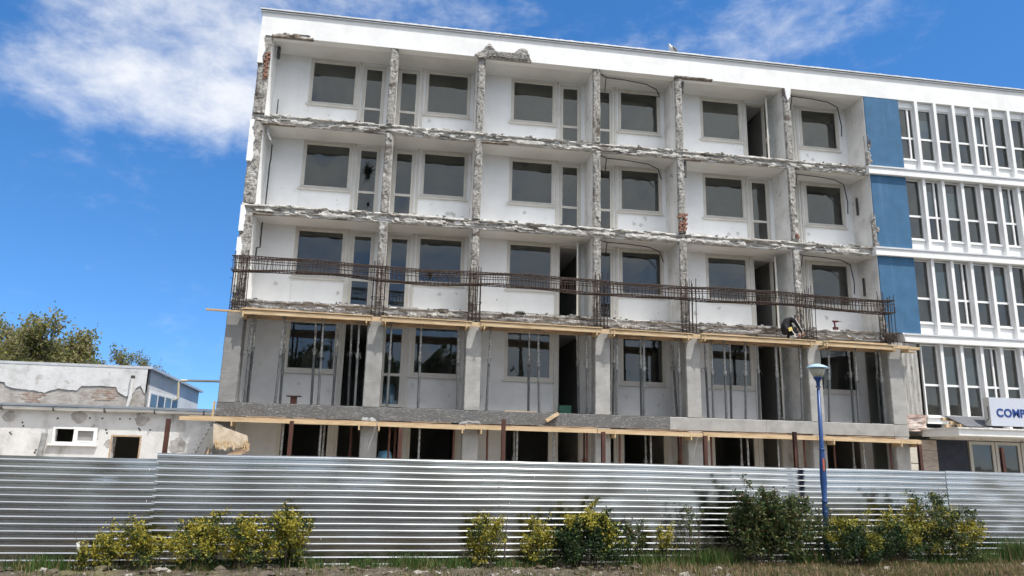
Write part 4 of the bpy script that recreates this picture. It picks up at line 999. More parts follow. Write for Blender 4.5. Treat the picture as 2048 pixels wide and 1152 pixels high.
for i, (a, b_, w_, mm, lab) in enumerate((((383,915),(424,842),.30,dark_conc,'grey corrugated board leaning beside the gable column'), ((398,915),(432,846),.30,mat('grey_board',(.20,.19,.175),.9,ramp=[(.3,(.13,.125,.12)),(.7,(.27,.26,.24))],scale=4),'dark smooth board leaning in front of the corrugated one'),
                                      ((408,918),(420,890),.35,old_wood,'short brown plank low in the pile beside the gable'),((420,925),(500,885),.5,old_wood,'wide brown plank below the splintered panel'))):
    Yp = -.75-.12*i; p0, p1 = at(*a, Yp), at(*b_, Yp); d = (p1-p0).normalized(); p0 = p0-d*1.0
    sdir = Vector((d.z, 0, -d.x)) if i < 2 else Vector((0,0,-1))
    mb = MB().obox((p0+p1)/2+sdir*.11, d*((p1-p0).length/2), sdir*.10, Vector((0,1,0))*.02)
    if i == 0:
        for j in range(16): 
            c = p0.lerp(p1, (j+.5)/16)+sdir*.0; mb.obox(c+Vector((0,-.025,0)), d*.03, sdir*.05, Vector((0,.012,0)))
    tag(mb.build('leaning_board', mm), lab, 'board')

# ------------------------------------------------------------------ hoarding of ribbed metal sheets
def fence_mat():
    m = bpy.data.materials.new('galvanised_sheet'); m.use_nodes = True; nt = m.node_tree; N = nt.nodes; L = nt.links; b = N['Principled BSDF']
    b.inputs['Metallic'].default_value = 1.0
    tc = N.new('ShaderNodeTexCoord')
    def noi(sc, det, st):
        mp = N.new('ShaderNodeMapping'); mp.inputs['Scale'].default_value = st; L.new(tc.outputs['Object'], mp.inputs[0])
        n = N.new('ShaderNodeTexNoise'); n.inputs['Scale'].default_value = sc; n.inputs['Detail'].default_value = det; L.new(mp.outputs[0], n.inputs[0]); return n.outputs[0]
    r = N.new('ShaderNodeValToRGB'); e = r.color_ramp.elements; e[0].position = .3; e[0].color = (.44,.44,.425,1); e[1].position = .7; e[1].color = (.54,.54,.525,1); L.new(noi(1.2, 6, (1,1,3)), r.inputs[0]); L.new(r.outputs[0], b.inputs['Base Color'])
    mr = N.new('ShaderNodeMapRange'); mr.inputs['To Min'].default_value = .09; mr.inputs['To Max'].default_value = .17; L.new(noi(2.0, 5, (1,1,1)), mr.inputs[0]); L.new(mr.outputs[0], b.inputs['Roughness'])
    bn = N.new('ShaderNodeBump'); bn.inputs['Strength'].default_value = .05; bn.inputs['Distance'].default_value = .05; L.new(noi(.9, 3, (1,1,2.5)), bn.inputs['Height']); L.new(bn.outputs[0], b.inputs['Normal'])
    return m
fmat = fence_mat()
fence = empty('metal_hoarding', 'long hoarding of ribbed galvanised sheets in front of the building site', 'fence', loc=(0, fence_y(0), 0)); fence.rotation_euler = (0, 0, math.atan(.0784))
def sheet(x0, x1, ztop, yo, seed, ph=0.0):
    per = .1035; prof = []; z = ztop; i = 0
    prof.append((0.0, ztop)); z = ztop-.012-ph
    while z > GZ-.12:
        for dy, dz in ((0, 0), (-.003, .0025), (-.0105, .0155), (-.012, .019), (-.012, .052), (0, .060)):
            prof.append((dy, z-dz))
        z -= per
    mb = MB(); n = int((x1-x0)/.11); k = len(prof); rd = random.Random(seed); dents = [(rd.uniform(x0, x1), rd.uniform(.1, 1.2), rd.uniform(.002, .007), rd.uniform(.15, .4)) for _ in range(4)]
    for i in range(n+1):
        x = x0+(x1-x0)*i/n
        ln = math.tan(R(1.8))*min(1, max(0, (x-4.5)/8))
        for (dy, zz) in prof: mb.v.append((x, yo+dy+ln*(zz-GZ)*.55-ln*.35+.008*fn((x, zz, 0), .8, seed, 2)+sum(a_*math.exp(-((x-px2)/w_)**2-((zz-pz2)/(w_*.6))**2) for px2, pz2, a_, w_ in dents), zz+.004*math.sin(x*1.7+seed)))
    for i in range(n):
        for j in range(k-1): mb.f.append((i*k+j, i*k+j+1, (i+1)*k+j+1, (i+1)*k+j)); mb.m.append(0)
    o = mb.build('sheet', fmat, fence)
    so = o.modifiers.new('thickness', 'SOLIDIFY'); so.thickness = .0012; so.offset = 1
    return o
for i, (a, b_, zt2, yo) in enumerate(((-7,-2.9,1.36,.004),(-2.95,1.27,1.345,0),(1.22,6.76,1.435,.006),(6.72,11.16,1.438,0),(11.1,15.95,1.436,.006),(15.9,20.5,1.439,0),(20.45,25,1.436,.006))):
    sheet(a, b_, zt2, yo, i*3.7, .03 if i < 2 else 0)
for i, (x, zt2) in enumerate(((-2.6,1.5),(1.30,1.97),(3.2,2.0),(5.0,1.93),(6.80,2.15),(8.66,1.99),(10.68,1.98),(12.58,2.11),(15.4,1.95),(17.4,1.94))):
    h = MB().box(x-.033, x+.033, .05, .058, GZ-.1, zt2).box(x-.033, x+.033, .104, .112, GZ-.1, zt2).box(x-.005, x+.005, .058, .104, GZ-.1, zt2)
    h.build('post', post_steel, fence)
mb = MB()
for x in (1.22, 6.74, 11.13, 15.92, -2.92):
    for z in (1.28, 1.0, .7, .35, .05): blob(mb, (x+random.uniform(-.02,.02), -.022, z), (.01, .006, .01), x+z, .1, 6, 4)
tag(mb.build('screws', galv_light, fence), kind='stuff')
mb = MB()
for i in range(16):
    x = random.uniform(-1, 18); z = random.uniform(0, 1.35); mb.prism([(x, z), (x+.006, z+.004), (x+.005, z+.028), (x-.003, z+.02)], -.024, -.0225)
tag(mb.build('paint_flecks', white_pvc, fence), kind='stuff')

# ------------------------------------------------------------------ street lamp
lb = at(1651, 1035, -8.62); lt = at(1634.5, 737, -8.62); ax_ = (lt-lb).normalized(); base = lb-ax_*((lb.z-GZ)/ax_.z)
T = Vector((0,0,1)).rotation_difference(ax_).to_matrix(); Lh = (lt-base).length
lamp = empty('street_lamp', 'blue street lamp with a bowl shade standing at the metal hoarding', 'street lamp', loc=base)
lblue = mat('lamp_blue_paint', (.015,.055,.18), .4, ramp=[(.3,(.012,.045,.15)),(.7,(.018,.065,.20))], scale=4, spec=.5)
px_m = (lt-CAM).dot(_f)/FPX
def zz(py): return (lb.z-GZ)/ax_.z + (1035-py)/(1035-737)*((lt-lb).length)
MB().lathe((0,0,0), [(.09,-.14),(.09,.03),(.07,.06),(.055,.12),(.05,zz(1040)),(5.6*px_m,zz(1030)),(5.2*px_m,zz(1012)),(5.0*px_m,zz(1006)),(5.6*px_m,zz(1003)),(4.3*px_m,zz(1000)),(6.3*px_m,zz(965)),(6.2*px_m,zz(950)),(4.8*px_m,zz(905)),(4.2*px_m,zz(899)),(3.1*px_m,zz(778))], 18, axis=T).build('pole', lblue, lamp, True)
for py in (1004, 902, 775): MB().lathe((0,0,0), [(3*px_m,zz(py+2)),((5.8 if py > 800 else 5.0)*px_m,zz(py+1.4)),((5.8 if py > 800 else 5.0)*px_m,zz(py-1.4)),(3*px_m,zz(py-2))], 18, axis=T).build('ring', lblue, lamp, True)
MB().lathe((0,0,0), [(3.2*px_m,zz(775)),(3.6*px_m,zz(768)),(4.0*px_m,zz(764)),(8.0*px_m,zz(758)),(9.0*px_m,zz(754))], 18, axis=T).build('cup', lblue, lamp, True)
MB().lathe((0,0,0), [(8.6*px_m,zz(755)),(12*px_m,zz(748)),(15*px_m,zz(738)),(14.6*px_m,zz(737.5))], 24, axis=T).build('bowl', mat('lamp_bowl', (.50,.47,.36), .35, ramp=[(.3,(.42,.39,.28)),(.7,(.55,.52,.42))], scale=6), lamp, True)
MB().lathe((0,0,0), [(20.5*px_m,zz(737)),(21*px_m,zz(736)),(19*px_m,zz(733.5)),(12*px_m,zz(730)),(5*px_m,zz(727.5)),(.5*px_m,zz(727))], 24, axis=T).build('cap', mat('lamp_cap', (.36,.52,.62), .4, ramp=[(.3,(.26,.42,.54)),(.7,(.45,.60,.68))], scale=6), lamp, True)
sp = MB(); c = T@Vector((0,0,zz(933)))
for j in range(5):
    a = R(-115+14*j); r_ = 6.3*px_m; 
n = 5; o = 0; mbs = MB()
for j in range(n):
    a = R(-118+16*j)
    for py in (944, 920): mbs.v.append(tuple(T@Vector((6.45*px_m*math.cos(a), 6.45*px_m*math.sin(a), zz(py)))))
for j in range(n-1): mbs.f.append((2*j, 2*j+2, 2*j+3, 2*j+1)); mbs.m.append(0 if j < 2 else 1)
mbs.build('sticker', [mat('sticker_red', (.45,.12,.08), .6), mat('sticker_black', (.03,.025,.03), .6)], lamp)
MB().tube([T@Vector((.02,-.04,zz(1034))), T@Vector((.06,-.09,zz(1040))), T@Vector((.12,-.1,zz(1037)))], .012, 6).build('cable_end', black_cable, lamp)

# ------------------------------------------------------------------ worker crouching on the upper deck
def skin_body(name, verts, edges, radii, m, parent, sub=2):
    me = bpy.data.meshes.new(name); me.from_pydata(verts, edges, []); o = bpy.data.objects.new(name, me); COL.objects.link(o); o.parent = parent
    sk = o.modifiers.new('skin', 'SKIN')
    if not me.skin_vertices: 
        bpy.context.view_layer.objects.active = o
        for v_ in ('x',): me.skin_vertices.new() if hasattr(me.skin_vertices, 'new') else None
    lay = me.skin_vertices[0].data
    for i, r_ in enumerate(radii): lay[i].radius = r_ if isinstance(r_, tuple) else (r_, r_)
    lay[0].use_root = True
    sb = o.modifiers.new('sub', 'SUBSURF'); sb.levels = sub; sb.render_levels = sub
    me.materials.append(m); return o
def worker():
    e = empty('person', 'worker in a black jacket crouching on the upper timber deck among the starter bars', 'person', loc=(16.62, -.70, 5.285))
    cloth = mat('black_work_clothes', (.012,.012,.014), .85, bump=.3, bscale=30); skinm = mat('skin', (.36,.20,.14), .6); hair = mat('dark_hair', (.012,.009,.008), .7)
    # local: x to the right (facing), y depth, z up
    V = [(0,0,.24),(.02,0,.40),(.12,0,.54),(.22,0,.61),(.27,0,.64),                    # 0 pelvis 1 waist 2 chest 3 shoulders 4 neck
         (.25,-.17,.57),(.36,-.21,.36),(.50,-.16,.20),                                # near arm
         (.25,.15,.57),(.38,.18,.36),(.52,.10,.20),                                   # far arm
         (.06,-.10,.22),(.32,-.16,.32),(.16,-.13,.10),(.14,-.13,.05),(.27,-.14,.035),                # near leg: hip knee shin ankle toe
         (.06,.10,.22),(.36,.15,.30),(.20,.13,.10),(.18,.13,.05),(.31,.14,.035)]
    Ed = [(0,1),(1,2),(2,3),(3,4),(3,5),(5,6),(6,7),(3,8),(8,9),(9,10),(0,11),(11,12),(12,13),(13,14),(14,15),(0,16),(16,17),(17,18),(18,19),(19,20)]
    Rr = [.135,.125,(.15,.13),.10,.06,.072,.055,.04,.072,.055,.04,.105,.075,.055,.045,.04,.105,.075,.055,.045,.04]
    sb_ = skin_body('body_cage', V, Ed, Rr, cloth, e); bpy.context.view_layer.update()
    bm_ = bpy.data.meshes.new_from_object(sb_.evaluated_get(bpy.context.evaluated_depsgraph_get())); body = MB().add([v.co for v in bm_.vertices], [tuple(p_.vertices) for p_ in bm_.polygons], 0); bpy.data.objects.remove(sb_)
    # head bent down and forward
    hm = MB(); hc = Vector((.40,-.01,.64)); o = 0; seg, ring = 14, 10
    fwd = Vector((.72,-.05,-.62)).normalized(); up = Vector((.62,0,.75)).normalized(); sdv = up.cross(fwd)
    for i in range(ring+1):
        th = math.pi*i/ring
        for j in range(seg):
            ph = 2*math.pi*j/seg; a, b_, c_ = math.sin(th)*math.cos(ph), math.sin(th)*math.sin(ph), math.cos(th)
            k = 1.0+(.12 if a > .85 and -.3 < c_ < .15 else 0)
            wd = .078*(1-.22*max(0, -c_)); hm.v.append(tuple(hc+fwd*a*.098*k+sdv*b_*wd+up*c_*.118))
    for i in range(ring):
        for j in range(seg): hm.f.append((i*seg+j, (i+1)*seg+j, (i+1)*seg+(j+1) % seg, i*seg+(j+1) % seg)); hm.m.append(0)
    body.add(hm.v, hm.f, 1)
    hr = MB()
    for i in range(6):
        th = math.pi*.58*i/5
        for j in range(seg):
            ph = 2*math.pi*j/seg; a, b_, c_ = math.sin(th)*math.cos(ph), math.sin(th)*math.sin(ph), math.cos(th)
            lim = 1.0 if a < .5 else .92
            hr.v.append(tuple(hc-fwd*.012+fwd*a*.108*lim+sdv*b_*.086+up*c_*.128))
    for i in range(5):
        for j in range(seg): hr.f.append((i*seg+j, (i+1)*seg+j, (i+1)*seg+(j+1) % seg, i*seg+(j+1) % seg)); hr.m.append(0)
    hr.build('hair', hair, e, True)
    for sy in (-1, 1):
        blob(body, tuple(hc+sdv*sy*.08), (.022,.012,.03), 1, .1, 8, 6, mi=1)
    for (wx, wy) in ((.50,-.16), (.52,.10)):
        hmb = MB(); blob(hmb, (wx+.035, wy, .165), (.04,.022,.05), 3, .1, 8, 6)
        for f in range(4): hmb.tube([(wx+.045,wy-.02+.014*f,.14),(wx+.07,wy-.02+.014*f,.10),(wx+.06,wy-.02+.014*f,.065)], [.009,.009,.007], 5)
        hmb.tube([(wx+.01,wy-.02,.16),(wx+.0,wy-.03,.12),(wx+.02,wy-.03,.09)], [.010,.009,.008], 5); body.add(hmb.v, hmb.f, 1)
    body.build('body', [cloth, skinm], e, True)
    # white sleeve stripe, collar flash, shoes, tool pouch with hammer
    wm = mat('white_stripe', (.75,.73,.68), .8)
    MB().tube([(.26,-.245,.60),(.31,-.262,.48),(.37,-.268,.37),(.44,-.235,.28),(.50,-.202,.22)], .013, 5).build('sleeve_stripe', wm, e)
    MB().tube([(.27,-.07,.70),(.31,-.06,.64)], .02, 6).build('collar', wm, e)
    sh = mat('pale_shoe', (.42,.40,.37), .8)
    for (x, y) in ((.22,-.14), (.26,.14)): blob(MB(), (x, y, .045), (.125,.048,.045), 2, .12, 12, 8).build('shoe', sh, e, True)
    MB().obox((.10,-.185,.27), Vector((.055,0,.02)), Vector((0,.02,0)), Vector((-.015,0,.055))).build('tool_pouch', mat('yellow_pouch', (.62,.50,.16), .7), e)
    MB().tube([(.14,-.20,.24),(.24,-.22,.08)], .014, 6).build('hammer_handle', wm, e)
worker()
# red drill resting high on the wall ledge
p = at(1668, 648, .6); dr = empty('cordless_drill', 'dark red cordless drill standing on the balcony slab beside the last cross wall', 'drill', loc=(p.x, .5, S[2]))
dred = mat('drill_red', (.07,.006,.01), .5)
zz0 = .0
MB().tube([(-.10,0,.36),(.03,0,.365),(.10,0,.37)], [.038,.036,.026], 10).build('motor_body', dred, dr); MB().tube([(.10,0,.37),(.22,0,.372)], [.012,.006], 6).build('bit', dark_metal, dr)
MB().tube([(-.05,0,.34),(-.03,0,.17)], [.028,.026], 8).build('grip', dred, dr); MB().box(-.10,.06,-.04,.04,.10,.17).build('battery', dred, dr)
MB().box(-.09,.05,-.05,.05,0,.10).build('box_under', dark_metal, dr)
mb = MB(); c0_ = at(1040, 623, .05)
tag(MB().lathe((c0_.x,.10,S[2]), [(.16,0),(.17,.02),(.12,.05),(.05,.07),(.01,.075)], 14).build('sanding_disc', mat('bag_grey', (.22,.25,.24), .6)), 'small grey crumpled cap lying on the slab edge at rebar level', 'cap')
# bird on the roof edge
def bird():
    p = at(1345, 109, .1); e = empty('gull', 'grey and white gull perched on the roof edge', 'bird', loc=(p.x, .1, RT+.095))
    gw = mat('gull_white', (.62,.61,.59), .8); gg = mat('gull_grey', (.22,.21,.20), .8); gd = mat('gull_dark', (.03,.03,.03), .7)
    mb = MB(); mb.tube([(.17,0,.07),(.12,0,.10),(.04,0,.16),(-.04,0,.24),(-.08,0,.30),(-.10,0,.345),(-.105,0,.375),(-.12,0,.395)], [.012,.045,.085,.088,.06,.042,.040,.018], 12); pass
    for s_ in (-1, 1):
        w = mb; w.tube([(-.03,s_*.07,.27),(.04,s_*.085,.21),(.12,s_*.06,.12),(.20,s_*.03,.05)], [.02,.05,.04,.008], 8, 1)
        mb.tube([(.0,s_*.03,.13),(.0,s_*.03,0.0)], .007, 5, 2)
    mb.tube([(-.125,0,.375),(-.165,0,.365)], [.014,.003], 6, 2); mb.build('body', [gw, gg, gd], e, True)
bird()

# ------------------------------------------------------------------ vegetation
def leaf_mat(name, c, tr=.35):
    m = bpy.data.materials.new(name); m.use_nodes = True; nt = m.node_tree; N = nt.nodes; L = nt.links; N.clear()
    out = N.new('ShaderNodeOutputMaterial'); mx = N.new('ShaderNodeMixShader'); d = N.new('ShaderNodeBsdfPrincipled'); t = N.new('ShaderNodeBsdfTranslucent')
    d.inputs['Roughness'].default_value = .55; d.inputs['Specular IOR Level'].default_value = .3
    tc = N.new('ShaderNodeTexCoord'); ns = N.new('ShaderNodeTexNoise'); ns.inputs['Scale'].default_value = 9; ns.inputs['Detail'].default_value = 3; L.new(tc.outputs['Object'], ns.inputs[0])
    r = N.new('ShaderNodeValToRGB'); e = r.color_ramp.elements; e[0].position = .3; e[0].color = (c[0]*.6, c[1]*.65, c[2]*.6, 1); e[1].position = .7; e[1].color = (c[0]*1.3, c[1]*1.25, c[2]*1.3, 1)
    L.new(ns.outputs[0], r.inputs[0]); L.new(r.outputs[0], d.inputs['Base Color']); L.new(r.outputs[0], t.inputs[0])
    mx.inputs[0].default_value = tr; L.new(d.outputs[0], mx.inputs[1]); L.new(t.outputs[0], mx.inputs[2]); L.new(mx.outputs[0], out.inputs[0]); return m
lf_yel = leaf_mat('yellow_leaf', (.37,.32,.045)); lf_lime = leaf_mat('lime_leaf', (.20,.21,.035)); lf_grn = leaf_mat('green_leaf', (.058,.10,.028)); lf_dark = leaf_mat('dark_leaf', (.026,.052,.022)); lf_red = leaf_mat('reddish_leaf', (.13,.055,.03)); lf_olive = leaf_mat('olive_leaf', (.135,.135,.042))
lf_spring = leaf_mat('spring_leaf', (.30,.28,.13), .5); lf_bronze = leaf_mat('bronze_leaf', (.32,.25,.17), .5)
bark = mat('bark', (.09,.065,.045), .95, ramp=[(.3,(.05,.036,.026)),(.7,(.13,.10,.075))], scale=8, bump=.5)
def leaf(mb, p, d, n, l, w, mi):
    s_ = d.cross(n); s_ = s_.normalized() if s_.length > 1e-5 else Vector((1,0,0)); n = s_.cross(d)
    o = len(mb.v); mb.v += [tuple(p), tuple(p+d*l*.45+s_*w*.5+n*w*.12), tuple(p+d*l), tuple(p+d*l*.45-s_*w*.5+n*w*.12)]
    mb.f += [(o, o+1, o+2), (o, o+2, o+3)]; mb.m += [mi, mi]
def rv(rr): 
    while True:
        v = Vector((rr.uniform(-1,1), rr.uniform(-1,1), rr.uniform(-1,1)))
        if .05 < v.length < 1: return v.normalized()
def shrub(label, x0, x1, ztop, dy, seed, pal, mats, n=2600, ll=.04, lw=.026, wild=.12, openness=.3, fill=.45, group='shrubs along the hoarding', name='shrub'):
    """stems fan out from the base; leaves sit along twigs. pal(u, v, rr) -> material index for height v and side u"""
    rr = random.Random(seed); cx = (x0+x1)/2; rx = (x1-x0)/2; cy = fence_y(cx)-dy; gz = gh(cx, cy); H = ztop-gz; ry = min(rx, .33 if dy < .6 else .45)
    ry = min(ry, dy-.06)
    e = empty(name, label, 'shrub', group, loc=(cx, cy, gz))
    st = MB(); lv = MB(); tips = []
    ns = max(5, int(rx*26))
    for i in range(ns):
        u = rr.uniform(-1, 1); v = rr.uniform(-1, 1)
        if u*u+v*v > 1: continue
        top = Vector((u*rx*.92, v*ry*.92, H*(rr.uniform(.72,.98) if rr.random() > wild else rr.uniform(1.0,1.1))*(1-.25*u*u)))
        b0 = Vector((u*rx*.35, v*ry*.3, 0)); mid = b0.lerp(top, .5)+Vector((rr.uniform(-.05,.05), rr.uniform(-.04,.04), .03))
        st.tube([b0, mid, top], [.009,.006,.002], 5, caps=False)
        for q in range(7):
            t = rr.uniform(.25, 1.0); c = b0.lerp(mid, t*2) if t < .5 else mid.lerp(top, t*2-1)
            tips.append((c, top, u))
            tw = c+Vector((rr.uniform(-.16,.16)*min(1,rx*2.5), rr.uniform(-.10,.10), rr.uniform(.02,.15))); st.tube([c, tw], [.003,.0015], 3, caps=False); tips.append((tw, top, u)); tips.append((c.lerp(tw,.5), top, u))
    # gaps: some tips drop out by a low-frequency noise
    tips = [t for t in tips if fn(t[0]+Vector((seed,0,0)), 3.2, seed, 2) > -openness]
    for i in range(n):
        if rr.random() < fill:
            for _ in range(6):
                u_ = rr.uniform(-1, 1); hx_ = (.80+.34*fn((u_*rx*2.2, seed, 0), 1.5, seed, 3))*(1-.30*u_*u_)
                p = Vector((u_*rx*rr.uniform(.85,1.05), rr.uniform(-1, 1)*ry*math.sqrt(max(.05, 1-u_*u_*.8)), H*hx_*rr.uniform(.12, 1.0)**.75))
                if p.z < H*.3 and abs(u_) > .75: continue
                if fn(p+Vector((seed,0,0)), 4.5, seed, 3) > .07: break
        else:
            c, top, u = tips[rr.randrange(len(tips))]
            p = c+rv(rr)*rr.uniform(.0, .085)
        p.y = max(-ry*1.15, min(ry*1.15, p.y)); 
        if p.z < .02: continue
        d = (rv(rr)+Vector((0,-.15,.25))).normalized(); nn = (rv(rr)+Vector((0,-.4,.7))).normalized()
        k = rr.uniform(.7, 1.25); leaf(lv, p, d, nn, ll*k, lw*k, pal(p.x/rx, p.z/H, rr, p))
    lv.build('foliage', mats, e); st.build('stems', bark, e)
    return e
MY = [lf_yel, lf_lime, lf_grn, lf_dark, lf_red, lf_olive]
def pal_y(u, v, rr, p):
    k = rr.random()+.9*fn(p, 4, 1, 2); return 0 if k > .62-.42*v else 1 if k > .32 else 2 if k > .05 else 3
def pal_mix(u, v, rr, p):
    k = rr.random()*.5+fn(p, 3, 7, 2)*.8+v*.75
    return 0 if k > .95 else 1 if k > .85 else (3 if rr.random() < .7 else 2)
def pal_g(u, v, rr, p):
    k = rr.random(); return 4 if k < .04+.22*max(0, v-.75) else 5 if k < .40 else 2 if k < .75 else 3
def pal_gy(u, v, rr, p):
    k = fn(p, 3, 9, 2)+rr.uniform(-.15,.15)-(.5*abs(v-.4)); return 0 if k > .05 else 5 if rr.random() < .3 else 2 if rr.random() < .6 else 3
def fx(px_): # x on the hoarding line for an image column near its foot
    d = _f+_r*((px_-1024)/FPX)+_u*((576-1080)/FPX); t = (-9.2823-.3+.0784*CAM.x-CAM.y)/(d.y-.0784*d.x); return CAM.x+d.x*t
def fz(px_, py_, dy=.35):
    d = _f+_r*((px_-1024)/FPX)+_u*((576-py_)/FPX); t = (-9.2823-dy+.0784*CAM.x-CAM.y)/(d.y-.0784*d.x); return CAM.z+d.z*t
SH = [('tiny yellow sprig at the foot of the hoarding, leftmost of the plants', 160,188,1098,.35,pal_y,500,.035),
      ('small loose yellow shrub left of the pair before the sheet seam', 195,240,1062,.40,pal_y,1100,.036),
      ('rounded yellow shrub with bare stems beside the sheet seam', 238,332,1036,.40,pal_y,2200,.036),
      ('yellow shrub starting the long yellow row by the gable', 338,452,1030,.42,pal_y,2800,.038),
      ('yellow shrub in the middle of the long yellow row', 445,545,1022,.42,pal_y,2900,.038),
      ('tallest yellow-green shrub ending the long yellow row', 530,622,1008,.42,pal_y,2900,.038),
      ('solitary round yellow shrub below the middle of the hoarding', 933,1010,1022,.42,pal_y,2600,.036),
      ('yellow shrub touching the dark green bush', 1040,1112,1038,.40,pal_y,2000,.036),
      ('dense dark green bush with yellow crown', 1100,1245,1012,.60,pal_mix,6500,.044),
      ('thin green sprigs right of the dark bush', 1240,1282,1030,.40,pal_g,650,.044),
      ('small faint yellow shrub between bush and tall green shrub', 1305,1350,1050,.38,pal_y,750,.036),
      ('sparse reddish wild shoots left of the tall green shrub', 1350,1408,1002,.40,pal_g,420,.05),
      ('tall arching green shrub with reddish tips beside the lamp', 1442,1600,968,.65,pal_g,6800,.062),
      ('thin green shrub just left of the lamp foot', 1590,1655,1010,.45,pal_g,750,.05),
      ('clipped hedge plant with yellow top under the lamp', 1626,1715,1030,.80,pal_mix,4600,.038),
      ('yellow and green hedge plant right of the lamp', 1700,1802,1030,.75,pal_mix,3900,.038),
      ('tall mixed green shrub with yellow patch, right of the hedge', 1780,1932,985,.62,pal_gy,5200,.052),
      ('dark thin shrub at the end of the right-hand shrubs', 1905,1945,1050,.45,pal_g,800,.05)]
for i, (lab, a, b_, py, dy, pal, n, ll) in enumerate(SH):
    sparse = n < 900
    shrub(lab, fx(a), fx(b_), fz((a+b_)/2, py, dy), dy, i*11+3, pal, MY, int(n*(1.3 if sparse else 1.55 if pal is pal_y else 2.0)), ll*1.08, ll*(.62 if ll < .05 else .42), .25 if pal is pal_g else .1, .5 if not sparse else .2, .5 if not sparse else .12)
# bare dead shoot with a scrap of plastic by the leftmost sprig
e = empty('dead_shoot', 'bare dead shoot with a scrap of white plastic left of the yellow shrubs', 'twig')
p = Vector((fx(165), fence_y(fx(165))-.3, GZ))
MB().tube([p, p+Vector((-.04,0,.22)), p+Vector((-.10,0,.42)), p+Vector((-.14,0,.6))], [.007,.006,.004,.002], 5).build('twig', bark, e)
MB().add([p+Vector((-.02,-.02,.2)), p+Vector((.02,-.03,.16)), p+Vector((-.03,-.02,.34)), p+Vector((-.07,-.03,.32)), p+Vector((-.06,-.01,.24))], [(0,1,2),(0,2,3),(0,3,4)]).build('plastic_scrap', white_pvc, e)
e = empty('dead_stick', 'dark upright dead stick right of the solitary yellow shrub', 'twig'); p = Vector((fx(1010), fence_y(fx(1010))-.25, GZ))
MB().tube([p, p+Vector((.02,0,.5)), p+Vector((.05,0,.75))], [.014,.010,.003], 6).build('stick', bark, e)
# grass
dry = leaf_mat('dry_grass', (.26,.19,.10), .3); gr1 = leaf_mat('fresh_grass', (.055,.12,.025), .35); gr2 = leaf_mat('pale_grass', (.12,.14,.045), .35)
def grass(name, label, n, fpos, hmin, hmax, mats, pm, seed):
    rr = random.Random(seed); mb = MB()
    for i in range(n):
        x, y, k = fpos(rr)
        z = gh(x, y)-.01; h = rr.uniform(hmin, hmax)*k; a = rr.uniform(0, 6.283); w = rr.uniform(.003, .007); lean = rr.uniform(.05, .5)*h
        dx, dy = math.cos(a), math.sin(a); sx, sy = -dy*w, dx*w; mi = pm(rr, x)
        o = len(mb.v); mb.v += [(x-sx, y-sy, z), (x+sx, y+sy, z), (x+dx*lean*.4+sx*.7, y+dy*lean*.4+sy*.7, z+h*.6), (x+dx*lean*.4-sx*.7, y+dy*lean*.4-sy*.7, z+h*.6), (x+dx*lean, y+dy*lean, z+h)]
        mb.f += [(o, o+1, o+2, o+3), (o+3, o+2, o+4)]; mb.m += [mi, mi]
    return tag(mb.build(name, mats), label, 'grass', kind='stuff')
tufts = [(fx(90), .30, .5, .20), (fx(400), .30, .5, .12), (fx(610), .28, .4, .16), (fx(730), .3, .3, .12), (fx(820), .32, .35, .18), (fx(860), .35, .3, .14), (fx(920), .35, .3, .16), (fx(1010), .4, .3, .12), (fx(1090), .35, .5, .16), (fx(1280), .4, .5, .24), (fx(1340), .4, .5, .22), (fx(1400), .42, .5, .26), (fx(1440), .5, .4, .26), (fx(1620), .45, .5, .26), (fx(1950), .5, .4, .22), (fx(2010), .42, .35, .42), (fx(2050), .4, .35, .42), (fx(1850), .75, .6, .2)]
def pg(rr):
    if rr.random() < .25:
        x = rr.uniform(-1.2, 19); return x, fence_y(x)-rr.uniform(.03, .5), .45
    c = tufts[rr.randrange(len(tufts))]; x = c[0]+rr.gauss(0, c[2]*.45); return x, min(fence_y(x)-.03, fence_y(x)-c[1]+rr.gauss(0, .13)), c[3]/.2
grass('grass', 'green grass tufts along the foot of the hoarding', 15000, pg, .08, .26, [gr1, gr2, dry], lambda rr, x: 0 if rr.random() < .62 else 1 if rr.random() < .8 else 2, 5)
def pd(rr):
    x = rr.triangular(fx(1080), fx(2150), fx(1800)); y = fence_y(x)-rr.uniform(.65, 2.0); return x, y, .6+.6*max(0, fn((x, y, 0), 1.5, 3, 2)+.4)
grass('dry_grass', 'straw-coloured dry grass in front of the right-hand shrubs', 17000, pd, .05, .16, [dry, gr2, gr1], lambda rr, x: 0 if rr.random() < .72 else 1 if rr.random() < .7 else 2, 6)
def pl(rr):
    x = rr.uniform(-2, fx(1150)); y = fence_y(x)-rr.uniform(.35, 2.0); return x, y, 1 if fn((x, y, 0), 2.2, 8, 2) > .05 else .3
grass('sparse_grass', 'sparse weeds on the bare earth below the yellow shrubs', 9000, pl, .03, .12, [gr2, dry, gr1], lambda rr, x: 0 if rr.random() < .4 else 1 if rr.random() < .75 else 2, 8)
